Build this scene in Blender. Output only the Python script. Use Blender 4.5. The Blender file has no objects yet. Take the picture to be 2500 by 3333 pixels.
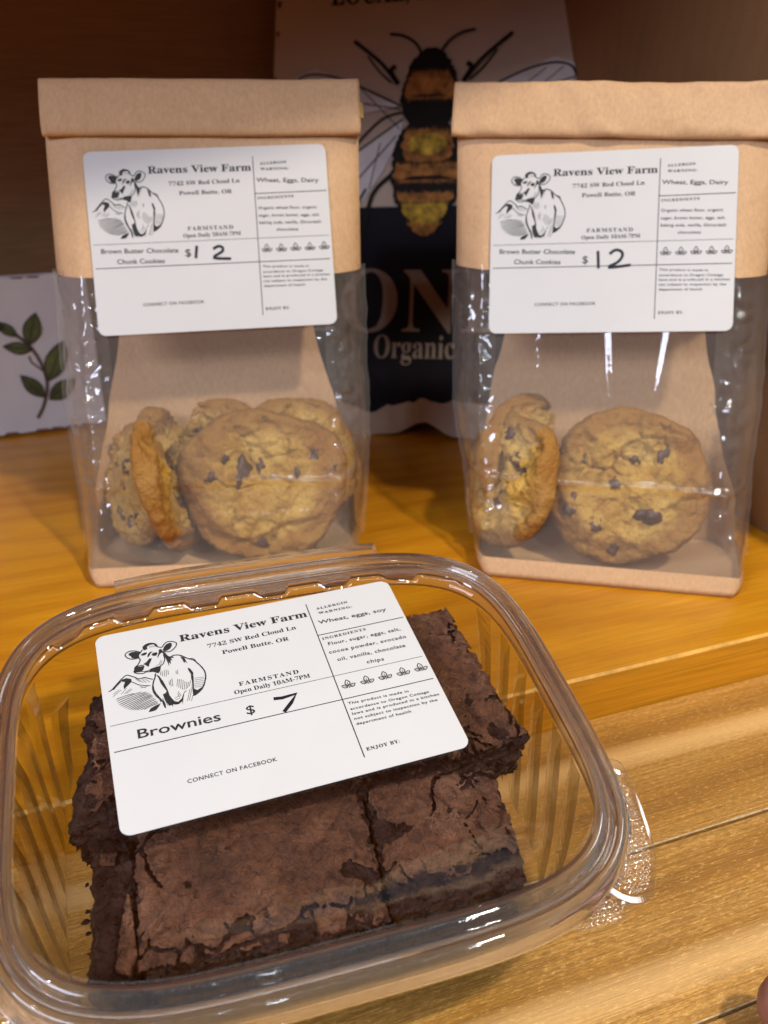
import bpy, bmesh, math, random
from mathutils import Matrix, Vector, Euler, noise as mnoise

S = bpy.context.scene
COL = S.collection
MM = 0.001
rad = math.radians

# ------------------------------------------------------------------ camera
cam_d = bpy.data.cameras.new('camera')
cam = bpy.data.objects.new('camera', cam_d)
COL.objects.link(cam)
cam.location = (0, 0, 0.1945)
cam.rotation_euler = (rad(90 - 25), 0, 0)
cam_d.sensor_fit = 'VERTICAL'
cam_d.sensor_height = 36
cam_d.lens = 31.32
cam_d.clip_start = 0.005
cam_d.clip_end = 30
cam_d.dof.use_dof = True
cam_d.dof.focus_distance = 0.252
cam_d.dof.aperture_fstop = 16
S.camera = cam

# ------------------------------------------------------------------ world, lamps, exposure
W = bpy.data.worlds.new('World')
S.world = W
W.use_nodes = True
wn = W.node_tree
bg = wn.nodes['Background']
tc = wn.nodes.new('ShaderNodeTexCoord')
sep = wn.nodes.new('ShaderNodeSeparateXYZ')
mr = wn.nodes.new('ShaderNodeMapRange')
mr.inputs['From Min'].default_value = -0.3
mr.inputs['From Max'].default_value = 1.0
cr = wn.nodes.new('ShaderNodeValToRGB')
cr.color_ramp.elements[0].color = (0.05, 0.04, 0.035, 1)
cr.color_ramp.elements[1].color = (0.22, 0.21, 0.225, 1)
e = cr.color_ramp.elements.new(0.55)
e.color = (0.20, 0.19, 0.205, 1)
wn.links.new(tc.outputs['Generated'], sep.inputs[0])
wn.links.new(sep.outputs['Z'], mr.inputs['Value'])
wn.links.new(mr.outputs[0], cr.inputs[0])
wn.links.new(cr.outputs[0], bg.inputs['Color'])
bg.inputs['Strength'].default_value = 0.72


def area(name, loc, target, w, h, power, color, shape='RECTANGLE'):
    d = bpy.data.lights.new(name, 'AREA')
    d.shape = shape
    d.size = w
    d.size_y = h
    d.energy = power
    d.color = color
    o = bpy.data.objects.new(name, d)
    COL.objects.link(o)
    o.location = loc
    o.rotation_euler = (Vector(target) - Vector(loc)).to_track_quat('-Z', 'Y').to_euler()
    return o


area('key_lamp', (0.52, -0.25, 1.12), (0.0, 0.35, 0.05), 0.085, 0.085, 12.3, (1.0, 0.90, 0.74), 'DISK')
area('cool_fill_panel', (-0.80, -0.62, 0.80), (0.0, 0.36, 0.08), 0.70, 0.35, 15.0, (0.72, 0.78, 1.0))  # broad unseen fill, stands in for cool window light on the shaded fronts
area('tab_glint_panel', (1.14, 0.58, 1.61), (0.07, 0.18, 0.0), 0.42, 0.42, 5.0, (0.92, 0.97, 1.0))  # unseen panel, added where the lid tab mirrors it as white
area('rim_streak_strip', (0.05, -0.30, 1.60), (0.0, 0.25, 0.0), 1.30, 0.05, 2.4, (0.86, 0.92, 1.0))  # unseen long lamp, added to draw streak highlights along the box rim
area('glint_lamp', (0.15, -0.75, 1.5), (0.0, 0.3, 0.0), 0.05, 0.05, 0.8, (0.85, 0.93, 1.0), 'DISK')  # this and the next three: small unseen lamps added for glints on plastic
area('glint_lamp', (0.35, -0.95, 1.05), (0.0, 0.3, 0.0), 0.06, 0.06, 2.0, (0.85, 0.93, 1.0), 'DISK')
area('glint_lamp', (0.80, -0.85, 1.15), (0.0, 0.3, 0.0), 0.06, 0.06, 2.0, (0.85, 0.93, 1.0), 'DISK')
area('glint_lamp', (-0.75, -0.35, 1.25), (0.0, 0.3, 0.0), 0.06, 0.06, 2.0, (1.0, 0.95, 0.85), 'DISK')

S.view_settings.view_transform = 'Standard'
S.view_settings.look = 'None'
S.view_settings.exposure = 0.0
S.view_settings.gamma = 1.0
S.view_settings.use_curve_mapping = False
S.render.engine = 'CYCLES'
S.cycles.transparent_max_bounces = 40
S.cycles.max_bounces = 12
S.cycles.glossy_bounces = 5
S.cycles.sample_clamp_indirect = 6
S.cycles.use_denoising = True
S.cycles.caustics_reflective = False
S.cycles.caustics_refractive = False


# ------------------------------------------------------------------ helpers
def prop(o, label=None, cat=None, group=None, kind=None):
    if label: o['label'] = label
    if cat: o['category'] = cat
    if group: o['group'] = group
    if kind: o['kind'] = kind
    return o


def thing(name, label, cat, M=None, group=None):
    o = bpy.data.objects.new(name, None)
    o.empty_display_size = 0.01
    COL.objects.link(o)
    if M is not None:
        o.matrix_world = M
    prop(o, label, cat, group)
    return o


def link(name, me, mat, parent=None, M=None):
    o = bpy.data.objects.new(name, me)
    COL.objects.link(o)
    if mat is not None:
        for m in (mat if isinstance(mat, (list, tuple)) else [mat]):
            me.materials.append(m)
    if parent is not None:
        o.parent = parent
    if M is not None:
        o.matrix_local = M
    return o


def mesh(name, vs, fs, mat, parent=None, smooth=True, M=None, mi=None):
    """one mesh object; vertices in millimetres"""
    me = bpy.data.meshes.new(name)
    me.from_pydata([(v[0] * MM, v[1] * MM, v[2] * MM) for v in vs], [], fs)
    if mi:
        me.polygons.foreach_set('material_index', mi)
    me.polygons.foreach_set('use_smooth', [smooth] * len(me.polygons))
    me.update()
    return link(name, me, mat, parent, M)


def fbm(x, y, z, oct=4):
    return mnoise.fractal(Vector((x, y, z)), 0.9, 2.0, oct, noise_basis='PERLIN_ORIGINAL')


def ns(x, y=0.0, z=0.0):
    return mnoise.noise(Vector((x, y, z)))


class MB:
    """collects pieces of ONE part"""
    def __init__(self):
        self.v, self.f = [], []

    def add(self, vs, fs):
        n = len(self.v)
        self.v += [tuple(v) for v in vs]
        self.f += [tuple(i + n for i in f) for f in fs]

    def box(self, x0, x1, y0, y1, z0, z1):
        self.add([(x0, y0, z0), (x1, y0, z0), (x1, y1, z0), (x0, y1, z0), (x0, y0, z1), (x1, y0, z1), (x1, y1, z1), (x0, y1, z1)],
                 [(0, 3, 2, 1), (4, 5, 6, 7), (0, 1, 5, 4), (1, 2, 6, 5), (2, 3, 7, 6), (3, 0, 4, 7)])

    def tube(self, pts, r, n=8):
        rings = []
        for i, p in enumerate(pts):
            p = Vector(p)
            a = Vector(pts[max(0, i - 1)]); b = Vector(pts[min(len(pts) - 1, i + 1)])
            t = (b - a).normalized()
            u = t.orthogonal().normalized(); w = t.cross(u)
            rr = r[i] if isinstance(r, (list, tuple)) else r
            rings.append([p + (u * math.cos(k * 2 * math.pi / n) + w * math.sin(k * 2 * math.pi / n)) * rr for k in range(n)])
        self.loft(rings, True)

    def loft(self, rings, closed=True, cap=True):
        n0 = len(self.v); n = len(rings[0])
        for r in rings: self.v += [tuple(p) for p in r]
        for i in range(len(rings) - 1):
            for k in range(n if closed else n - 1):
                a = n0 + i * n + k; b = n0 + i * n + (k + 1) % n
                self.f.append((a, b, b + n, a + n))
        if cap and closed:
            self.f.append(tuple(n0 + k for k in reversed(range(n))))
            self.f.append(tuple(n0 + (len(rings) - 1) * n + k for k in range(n)))

    def build(self, name, mat, parent=None, smooth=True, M=None):
        return mesh(name, self.v, self.f, mat, parent, smooth, M)


# ------------------------------------------------------------------ materials
def newmat(name):
    m = bpy.data.materials.new(name)
    m.use_nodes = True
    nt = m.node_tree
    return m, nt, nt.nodes['Principled BSDF'], nt.nodes['Material Output']


def N(nt, t, **kw):
    n = nt.nodes.new(t)
    for k, v in kw.items():
        if k in n.inputs.keys():
            n.inputs[k].default_value = v
        else:
            setattr(n, k, v)
    return n


def ramp(nt, src, stops):
    r = nt.nodes.new('ShaderNodeValToRGB')
    els = r.color_ramp.elements
    while len(els) < len(stops): els.new(0.5)
    for el, (p, c) in zip(els, stops):
        el.position = p
        el.color = (*c, 1) if len(c) == 3 else c
    nt.links.new(src, r.inputs[0])
    return r.outputs[0]


def coords(nt, scale, rot=(0, 0, 0)):
    t = N(nt, 'ShaderNodeTexCoord')
    mp = N(nt, 'ShaderNodeMapping')
    mp.inputs['Scale'].default_value = scale
    mp.inputs['Rotation'].default_value = rot
    nt.links.new(t.outputs['Object'], mp.inputs['Vector'])
    return mp.outputs[0]


def noise_tex(nt, vec, scale, detail=4, rough=0.55, dist=0.0):
    n = N(nt, 'ShaderNodeTexNoise', Scale=scale, Detail=detail, Roughness=rough, Distortion=dist)
    nt.links.new(vec, n.inputs['Vector'])
    return n.outputs['Fac']


def mixc(nt, fac, a, b, mode='MIX'):
    m = N(nt, 'ShaderNodeMix', data_type='RGBA', blend_type=mode)
    for s, i in ((fac, 0), (a, 6), (b, 7)):
        if isinstance(s, (int, float)): m.inputs[i].default_value = s
        elif isinstance(s, tuple): m.inputs[i].default_value = (*s, 1)
        else: nt.links.new(s, m.inputs[i])
    return m.outputs[2]


def bump(nt, bsdf, h, strength, dist):
    b = N(nt, 'ShaderNodeBump', Strength=strength, Distance=dist)
    nt.links.new(h, b.inputs['Height'])
    nt.links.new(b.outputs[0], bsdf.inputs['Normal'])


def math_n(nt, op, a, b=None):
    m = N(nt, 'ShaderNodeMath', operation=op)
    for s, i in ((a, 0), (b, 1)):
        if s is None: continue
        if isinstance(s, (int, float)): m.inputs[i].default_value = s
        else: nt.links.new(s, m.inputs[i])
    return m.outputs[0]


def wood(name, dark, mid, light, rough=0.3, ring=55.0, grain=1.0, coat=0.0, lines=None, bmp=0.25, ringmix=0.5, speck=0.0, pits=0.0):
    """timber whose grain runs along object x"""
    m, nt, b, out = newmat(name)
    v = coords(nt, (2.2, 1, 1))
    v2 = coords(nt, (0.5, 1, 1))
    warp = noise_tex(nt, v2, 9, 3, 0.5)
    w = N(nt, 'ShaderNodeTexWave', wave_type='BANDS', bands_direction='Y', Scale=ring, Distortion=9.0, Detail=3.0)
    w.inputs['Detail Scale'].default_value = 0.55
    nt.links.new(v2, w.inputs['Vector'])
    vs = coords(nt, (3.2, 300, 300))
    streak = noise_tex(nt, vs, 3.0, 5, 0.65)
    vf = coords(nt, (16, 800, 800))
    fine = noise_tex(nt, vf, 2.0, 3, 0.6)
    c1 = ramp(nt, w.outputs['Fac'], [(0.0, dark), (0.35, mid), (1.0, light)])
    c2 = ramp(nt, warp, [(0.3, dark), (0.5, mid), (0.75, light)])
    c = mixc(nt, ringmix, c2, c1)
    c = mixc(nt, math_n(nt, 'MULTIPLY', ramp(nt, streak, [(0.38, (0, 0, 0)), (0.62, (1, 1, 1))]), 0.42 * grain), c, dark)
    sp = ramp(nt, fine, [(0.35, (0.6, 0.6, 0.6)), (0.62, (1.12, 1.12, 1.12))])
    c = mixc(nt, 0.75 * grain, c, mixc(nt, 1.0, c, sp, 'MULTIPLY'))
    h = math_n(nt, 'ADD', math_n(nt, 'MULTIPLY', streak, 0.6), math_n(nt, 'MULTIPLY', fine, 0.4))
    if speck:
        sk = noise_tex(nt, coords(nt, (420, 1700, 1700)), 1.0, 3, 0.75)
        c = mixc(nt, ramp(nt, sk, [(0.38, (speck, speck, speck)), (0.5, (0, 0, 0))]), c, dark)
        c = mixc(nt, ramp(nt, sk, [(0.56, (0, 0, 0)), (0.7, (speck, speck, speck))]), c, (min(1, light[0] * 1.35), light[1] * 1.5, light[2] * 1.9))
        h = math_n(nt, 'ADD', h, math_n(nt, 'MULTIPLY', sk, 0.35))
    if lines:
        # raised late-wood lines, their gleam painted in as a paler colour
        vl = coords(nt, (0.28, 1, 1))
        wl = N(nt, 'ShaderNodeTexWave', wave_type='BANDS', bands_direction='Y', Scale=lines, Distortion=5.5, Detail=2.0)
        wl.inputs['Detail Scale'].default_value = 0.35
        nt.links.new(vl, wl.inputs['Vector'])
        lf = ramp(nt, wl.outputs['Fac'], [(0.93, (0, 0, 0)), (1.0, (1, 1, 1))])
        c = mixc(nt, math_n(nt, 'MULTIPLY', lf, 0.5), c, (min(1, light[0] * 1.45), light[1] * 1.7, light[2] * 2.2 + 0.05))
        h = math_n(nt, 'ADD', h, math_n(nt, 'MULTIPLY', lf, 0.9))
    if pits:
        pv = N(nt, 'ShaderNodeTexVoronoi', Scale=pits)
        nt.links.new(coords(nt, (0.7, 1, 1)), pv.inputs['Vector'])
        pf = ramp(nt, pv.outputs['Distance'], [(0.015, (1, 1, 1)), (0.045, (0, 0, 0))])
        c = mixc(nt, math_n(nt, 'MULTIPLY', pf, 0.55), c, tuple(x * 0.35 for x in dark))
        h = math_n(nt, 'SUBTRACT', h, math_n(nt, 'MULTIPLY', pf, 0.8))
    nt.links.new(c, b.inputs['Base Color'])
    b.inputs['Roughness'].default_value = rough
    b.inputs['Coat Weight'].default_value = coat
    b.inputs['Coat Roughness'].default_value = 0.12
    bump(nt, b, h, bmp, 0.0008)
    return m


def plain(name, col, rough=0.6, var=0.12, scale=60, spec=0.5):
    m, nt, b, out = newmat(name)
    f = noise_tex(nt, coords(nt, (1, 1, 1)), scale, 4)
    c = ramp(nt, f, [(0.3, tuple(x * (1 - var) for x in col)), (0.7, tuple(min(1, x * (1 + var)) for x in col))])
    nt.links.new(c, b.inputs['Base Color'])
    b.inputs['Roughness'].default_value = rough
    b.inputs['Specular IOR Level'].default_value = spec
    return m


def glassy(name, thru=0.45, ior=1.5, rough=0.02, veil=0.022):
    """moulded clear plastic thick enough to bend what lies behind it"""
    m, nt, b, out = newmat(name)
    nt.nodes.remove(b)
    g = N(nt, 'ShaderNodeBsdfGlass', IOR=ior, Roughness=rough)
    g.inputs['Color'].default_value = (0.98, 0.98, 0.97, 1)
    t = N(nt, 'ShaderNodeBsdfTransparent')
    t.inputs['Color'].default_value = (0.96, 0.96, 0.95, 1)
    mx = N(nt, 'ShaderNodeMixShader', Fac=thru)
    nt.links.new(g.outputs[0], mx.inputs[1]); nt.links.new(t.outputs[0], mx.inputs[2])
    df = N(nt, 'ShaderNodeBsdfDiffuse')
    df.inputs['Color'].default_value = (0.85, 0.84, 0.84, 1)
    m2 = N(nt, 'ShaderNodeMixShader', Fac=veil)
    nt.links.new(mx.outputs[0], m2.inputs[1]); nt.links.new(df.outputs[0], m2.inputs[2])
    nt.links.new(m2.outputs[0], out.inputs['Surface'])
    return m


def clear(name, ior=1.55, gain=1.5, rough=0.03, veil=0.0, veilc=(0.8, 0.78, 0.8), edge=0.55, bscale=None, bdist=0.0004, tint=(0.985, 0.985, 0.98)):
    """thin clear plastic sheet: see-through, with gloss by Fresnel and a denser look edge-on"""
    m, nt, b, out = newmat(name)
    nt.nodes.remove(b)
    tr = N(nt, 'ShaderNodeBsdfTransparent')
    lw = N(nt, 'ShaderNodeLayerWeight', Blend=0.25)
    tcol = ramp(nt, lw.outputs['Facing'], [(0.35, tint), (1.0, (edge, edge * 0.97, edge * 0.93))])
    nt.links.new(tcol, tr.inputs['Color'])
    gl = N(nt, 'ShaderNodeBsdfGlossy', Roughness=rough)
    gl.inputs['Color'].default_value = (1, 1, 1, 1)
    # Schlick reflectance, the same from either side of the sheet
    fr = N(nt, 'ShaderNodeLayerWeight', Blend=0.5)
    f0 = ((ior - 1) / (ior + 1)) ** 2
    p5 = math_n(nt, 'POWER', fr.outputs['Facing'], 5.0)
    fac = math_n(nt, 'ADD', math_n(nt, 'MULTIPLY', p5, 1 - f0), f0)
    fac = math_n(nt, 'MULTIPLY', fac, gain)
    fac = math_n(nt, 'MINIMUM', fac, 0.9)
    base = tr.outputs[0]
    if veil > 0:
        df = N(nt, 'ShaderNodeBsdfDiffuse')
        df.inputs['Color'].default_value = (*veilc, 1)
        tl = N(nt, 'ShaderNodeBsdfTranslucent')
        tl.inputs['Color'].default_value = (*veilc, 1)
        dm = N(nt, 'ShaderNodeMixShader', Fac=0.35)
        nt.links.new(df.outputs[0], dm.inputs[1]); nt.links.new(tl.outputs[0], dm.inputs[2])
        vm = N(nt, 'ShaderNodeMixShader', Fac=veil)
        nt.links.new(base, vm.inputs[1]); nt.links.new(dm.outputs[0], vm.inputs[2])
        base = vm.outputs[0]
    mx = N(nt, 'ShaderNodeMixShader')
    nt.links.new(fac, mx.inputs[0])
    nt.links.new(base, mx.inputs[1]); nt.links.new(gl.outputs[0], mx.inputs[2])
    nt.links.new(mx.outputs[0], out.inputs['Surface'])
    if bscale:
        f = noise_tex(nt, coords(nt, (1, 1, 1)), bscale, 3)
        bp = N(nt, 'ShaderNodeBump', Strength=0.5, Distance=bdist)
        nt.links.new(f, bp.inputs['Height'])
        for nd in (gl, fr): nt.links.new(bp.outputs[0], nd.inputs['Normal'])
    return m
TEXT_COMMON = [('Ravens View Farm', 'S', -24.64, 28.37, 18.58, 28.01, 2.9), ('7742 SW Red Cloud Ln', 's', -16.43, 22.97, 13.38, 23.35, 1.7), ('Powell Butte, OR', 's', -12.39, 19.01, 9.84, 19.02, 1.7), ('FARMSTAND', 's', -10.06, 4.28, 9.15, 4.11, 1.6), ('Open Daily 10AM-7PM', 's', -12.1, 1.35, 12.2, 1.43, 1.6), ('ALLERGIN', 'S', 22.42, 30.34, 33.74, 30.64, 1.0), ('WARNING:', 'S', 22.54, 28.05, 34.56, 27.98, 1.0), ('INGREDIENTS', 's', 19.7, 15.96, 35.74, 16.24, 1.1), ('This product is made in', 'A', 19.38, -12.62, 40.12, -13.28, 0.95), ('accordance to Oregon Cottage', 'A', 19.34, -14.9, 46.2, -15.37, 0.95), ('laws and is produced in a kitchen', 'A', 19.36, -16.84, 48.94, -17.21, 0.95), ('not subject to inspection by the', 'A', 19.29, -18.83, 47.57, -19.21, 0.95), ('department of health', 'A', 19.34, -20.88, 38.04, -21.1, 0.95), ('ENJOY BY:', 'S', 19.56, -30.71, 30.8, -30.7, 1.15), ('CONNECT ON FACEBOOK', 'a', -31.21, -26.52, -5.49, -26.43, 1.3)]
TEXT_BROWNIE = [('$', 'S', -10.18, -7.4, -7.58, -7.54, 3.2), ('Brownies', 'A', -42.41, -6.97, -18.04, -7.3, 3.3), ('Wheat, eggs, soy', 'A', 21.26, 23.45, 45.61, 23.18, 1.6), ('Flour, sugar, eggs, salt,', 'A', 21.67, 13.04, 46.99, 12.95, 1.4), ('cocoa powder, avocado', 'A', 20.86, 9.39, 47.65, 9.05, 1.4), ('oil, vanilla, chocolate', 'A', 22.51, 5.56, 45.97, 5.27, 1.4), ('chips', 'A', 31.35, 1.85, 37.16, 1.58, 1.4)]
TEXT_COOKIE = [('Brown Butter Chocolate', 'A', -46.77, -3.83, -14.61, -4.7, 1.9), ('Chunk Cookies', 'A', -40.49, -8.37, -20.66, -8.87, 1.9), ('Wheat, Eggs, Dairy', 'A', 19.44, 23.27, 46.98, 22.21, 1.7), ('Organic wheat flour, organic', 'A', 18.86, 11.86, 45.35, 11.25, 1.2), ('sugar, brown butter, eggs, salt,', 'A', 18.01, 8.71, 46.29, 8.07, 1.2), ('baking soda, vanilla, Ghirardelli', 'A', 17.54, 5.74, 46.68, 5.01, 1.2), ('chocolate', 'A', 27.46, 2.54, 36.74, 2.35, 1.2)]
DOLLAR_LEFT = [('$', 'S', -11.82, -6.57, -9.36, -6.49, 3.0)]
DOLLAR_RIGHT = [('$', 'S', -11.49, -8.71, -9.16, -8.77, 3.0)]
RULES = [((19.56, 33.98), (19.01, -32.69), 0.3), ((19.53, 18.42), (50.05, 18.61), 0.3), ((-49.68, -0.11), (49.76, -0.26), 0.16), ((-49.51, -9.95), (49.64, -10.22), 0.3)]
LEAVES = [(22.8, -4.74), (29.02, -4.81), (35.13, -4.72), (41.29, -4.83), (47.42, -4.7)]
PRICE_BROWNIE = [[(-1.07, -3.77), (1.49, -4.17), (6.13, -3.79), (3.69, -6.83), (0.74, -9.65)]]
PRICE_LEFT = [[(-6.76, -2.24), (-7.58, -7.44)], [(-0.02, -3.89), (2.33, -2.83), (4.04, -3.58), (3.61, -5.21), (-0.03, -7.58), (7.3, -8.29)]]
PRICE_RIGHT = [[(-5.04, -3.69), (-4.64, -11.14)], [(-0.18, -5.09), (2.18, -3.5), (4.6, -4.15), (5.13, -6.11), (3.29, -8.6), (-0.5, -10.75), (8.69, -9.91)]]
COW_FILLS = [[(-41.21, 27.63), (-40.23, 28.16), (-38.87, 28.0), (-37.59, 27.22), (-38.19, 26.23), (-38.09, 25.21), (-39.15, 25.03), (-40.36, 25.39), (-40.47, 26.25), (-41.07, 26.92)], [(-30.56, 26.14), (-29.87, 27.62), (-29.02, 28.56), (-27.79, 28.88), (-27.28, 28.38), (-27.46, 27.25), (-28.09, 26.25), (-29.0, 25.68), (-29.94, 25.62)], [(-36.51, 29.24), (-35.71, 30.02), (-34.6, 30.44), (-33.45, 30.3), (-32.84, 29.68), (-34.23, 29.75), (-35.13, 29.17), (-35.15, 28.17), (-36.13, 27.79), (-36.51, 28.4)], [(-33.02, 30.07), (-32.26, 29.61), (-31.89, 28.15), (-32.53, 28.57), (-32.77, 29.32)], [(-40.12, 21.09), (-39.29, 21.33), (-37.62, 21.15), (-37.13, 20.52), (-37.5, 19.5), (-38.26, 18.93), (-39.36, 19.1), (-40.06, 18.99), (-40.35, 19.87)], [(-35.54, 18.92), (-33.89, 19.3), (-32.06, 19.33), (-32.55, 17.54), (-33.26, 16.63), (-34.58, 17.67), (-35.87, 18.21)], [(-35.69, 24.34), (-35.24, 25.86), (-34.44, 26.62), (-33.53, 26.52), (-34.29, 26.07), (-34.91, 24.93)], [(-34.29, 25.24), (-33.62, 25.88), (-32.58, 25.9), (-32.27, 25.31), (-32.79, 24.47), (-33.6, 24.44)], [(-37.5, 26.2), (-36.51, 26.73), (-35.58, 26.79), (-35.55, 26.12), (-36.2, 25.64), (-37.12, 25.59)], [(-37.29, 21.87), (-36.17, 22.51), (-35.07, 23.82), (-34.3, 23.59), (-34.81, 22.43), (-35.43, 21.31), (-35.8, 20.29), (-36.28, 20.92), (-36.87, 21.58)], [(-31.63, 26.79), (-30.91, 26.92), (-30.44, 25.44), (-31.18, 25.15), (-31.85, 24.52), (-32.51, 23.23), (-32.53, 23.89), (-31.98, 25.22)], [(-30.8, 25.37), (-30.09, 24.66), (-29.29, 23.1), (-27.76, 22.48), (-27.61, 21.94), (-28.63, 22.08), (-28.14, 20.78), (-28.76, 21.29), (-28.94, 19.38), (-29.41, 20.83), (-29.53, 18.58), (-29.91, 21.3), (-30.28, 23.39)], [(-25.62, 22.01), (-24.39, 20.98), (-23.92, 18.21), (-24.43, 19.34), (-24.78, 18.63), (-25.1, 20.2)], [(-33.98, 16.37), (-33.2, 15.5), (-32.33, 13.02), (-31.79, 10.67), (-31.42, 8.7), (-31.27, 6.8), (-30.82, 5.44), (-30.16, 4.03), (-29.14, 3.42), (-27.84, 4.54), (-27.12, 6.16), (-26.65, 6.94), (-25.79, 7.3), (-26.85, 6.39), (-27.41, 4.41), (-28.04, 2.02), (-27.93, 3.35), (-29.07, 2.49), (-30.17, 2.58), (-30.77, 3.0), (-30.93, 2.0), (-31.23, 2.85), (-31.94, 2.61), (-32.53, 4.45), (-32.95, 6.09), (-33.15, 7.68), (-32.2, 8.01), (-31.85, 8.82), (-32.65, 10.93), (-33.12, 12.32), (-33.45, 14.62)], [(-35.48, 13.03), (-35.33, 11.74), (-35.34, 10.19), (-34.91, 8.52), (-34.01, 6.41), (-33.34, 4.99), (-32.97, 3.07), (-32.98, 1.88), (-33.48, 2.63), (-33.8, 4.83), (-34.28, 6.04), (-35.32, 8.03), (-35.81, 10.02)], [(-23.62, 13.27), (-22.96, 12.43), (-23.38, 9.39), (-23.64, 7.27), (-22.78, 6.39), (-21.26, 7.18), (-20.01, 9.0), (-19.52, 10.44), (-20.23, 7.81), (-21.21, 6.23), (-22.8, 5.01), (-24.35, 4.55), (-24.18, 6.82), (-23.71, 9.49), (-23.78, 11.72)], [(-24.11, 16.47), (-23.41, 15.78), (-22.8, 13.98), (-22.93, 12.58), (-23.51, 13.23), (-23.79, 14.28), (-24.07, 15.33)], [(-44.75, 17.23), (-42.94, 17.47), (-41.58, 16.75), (-41.63, 15.51), (-42.89, 14.33), (-44.14, 13.15), (-44.21, 14.41), (-43.56, 16.09), (-44.41, 16.34)], [(-47.78, 13.95), (-46.03, 15.74), (-44.75, 17.23), (-44.63, 16.41), (-46.12, 14.99), (-47.14, 13.75)], [(-38.27, 2.07), (-37.45, 3.24), (-36.15, 3.89), (-34.55, 4.31), (-34.14, 4.79), (-34.91, 3.36), (-35.96, 2.19), (-37.09, 1.95)]]
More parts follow.
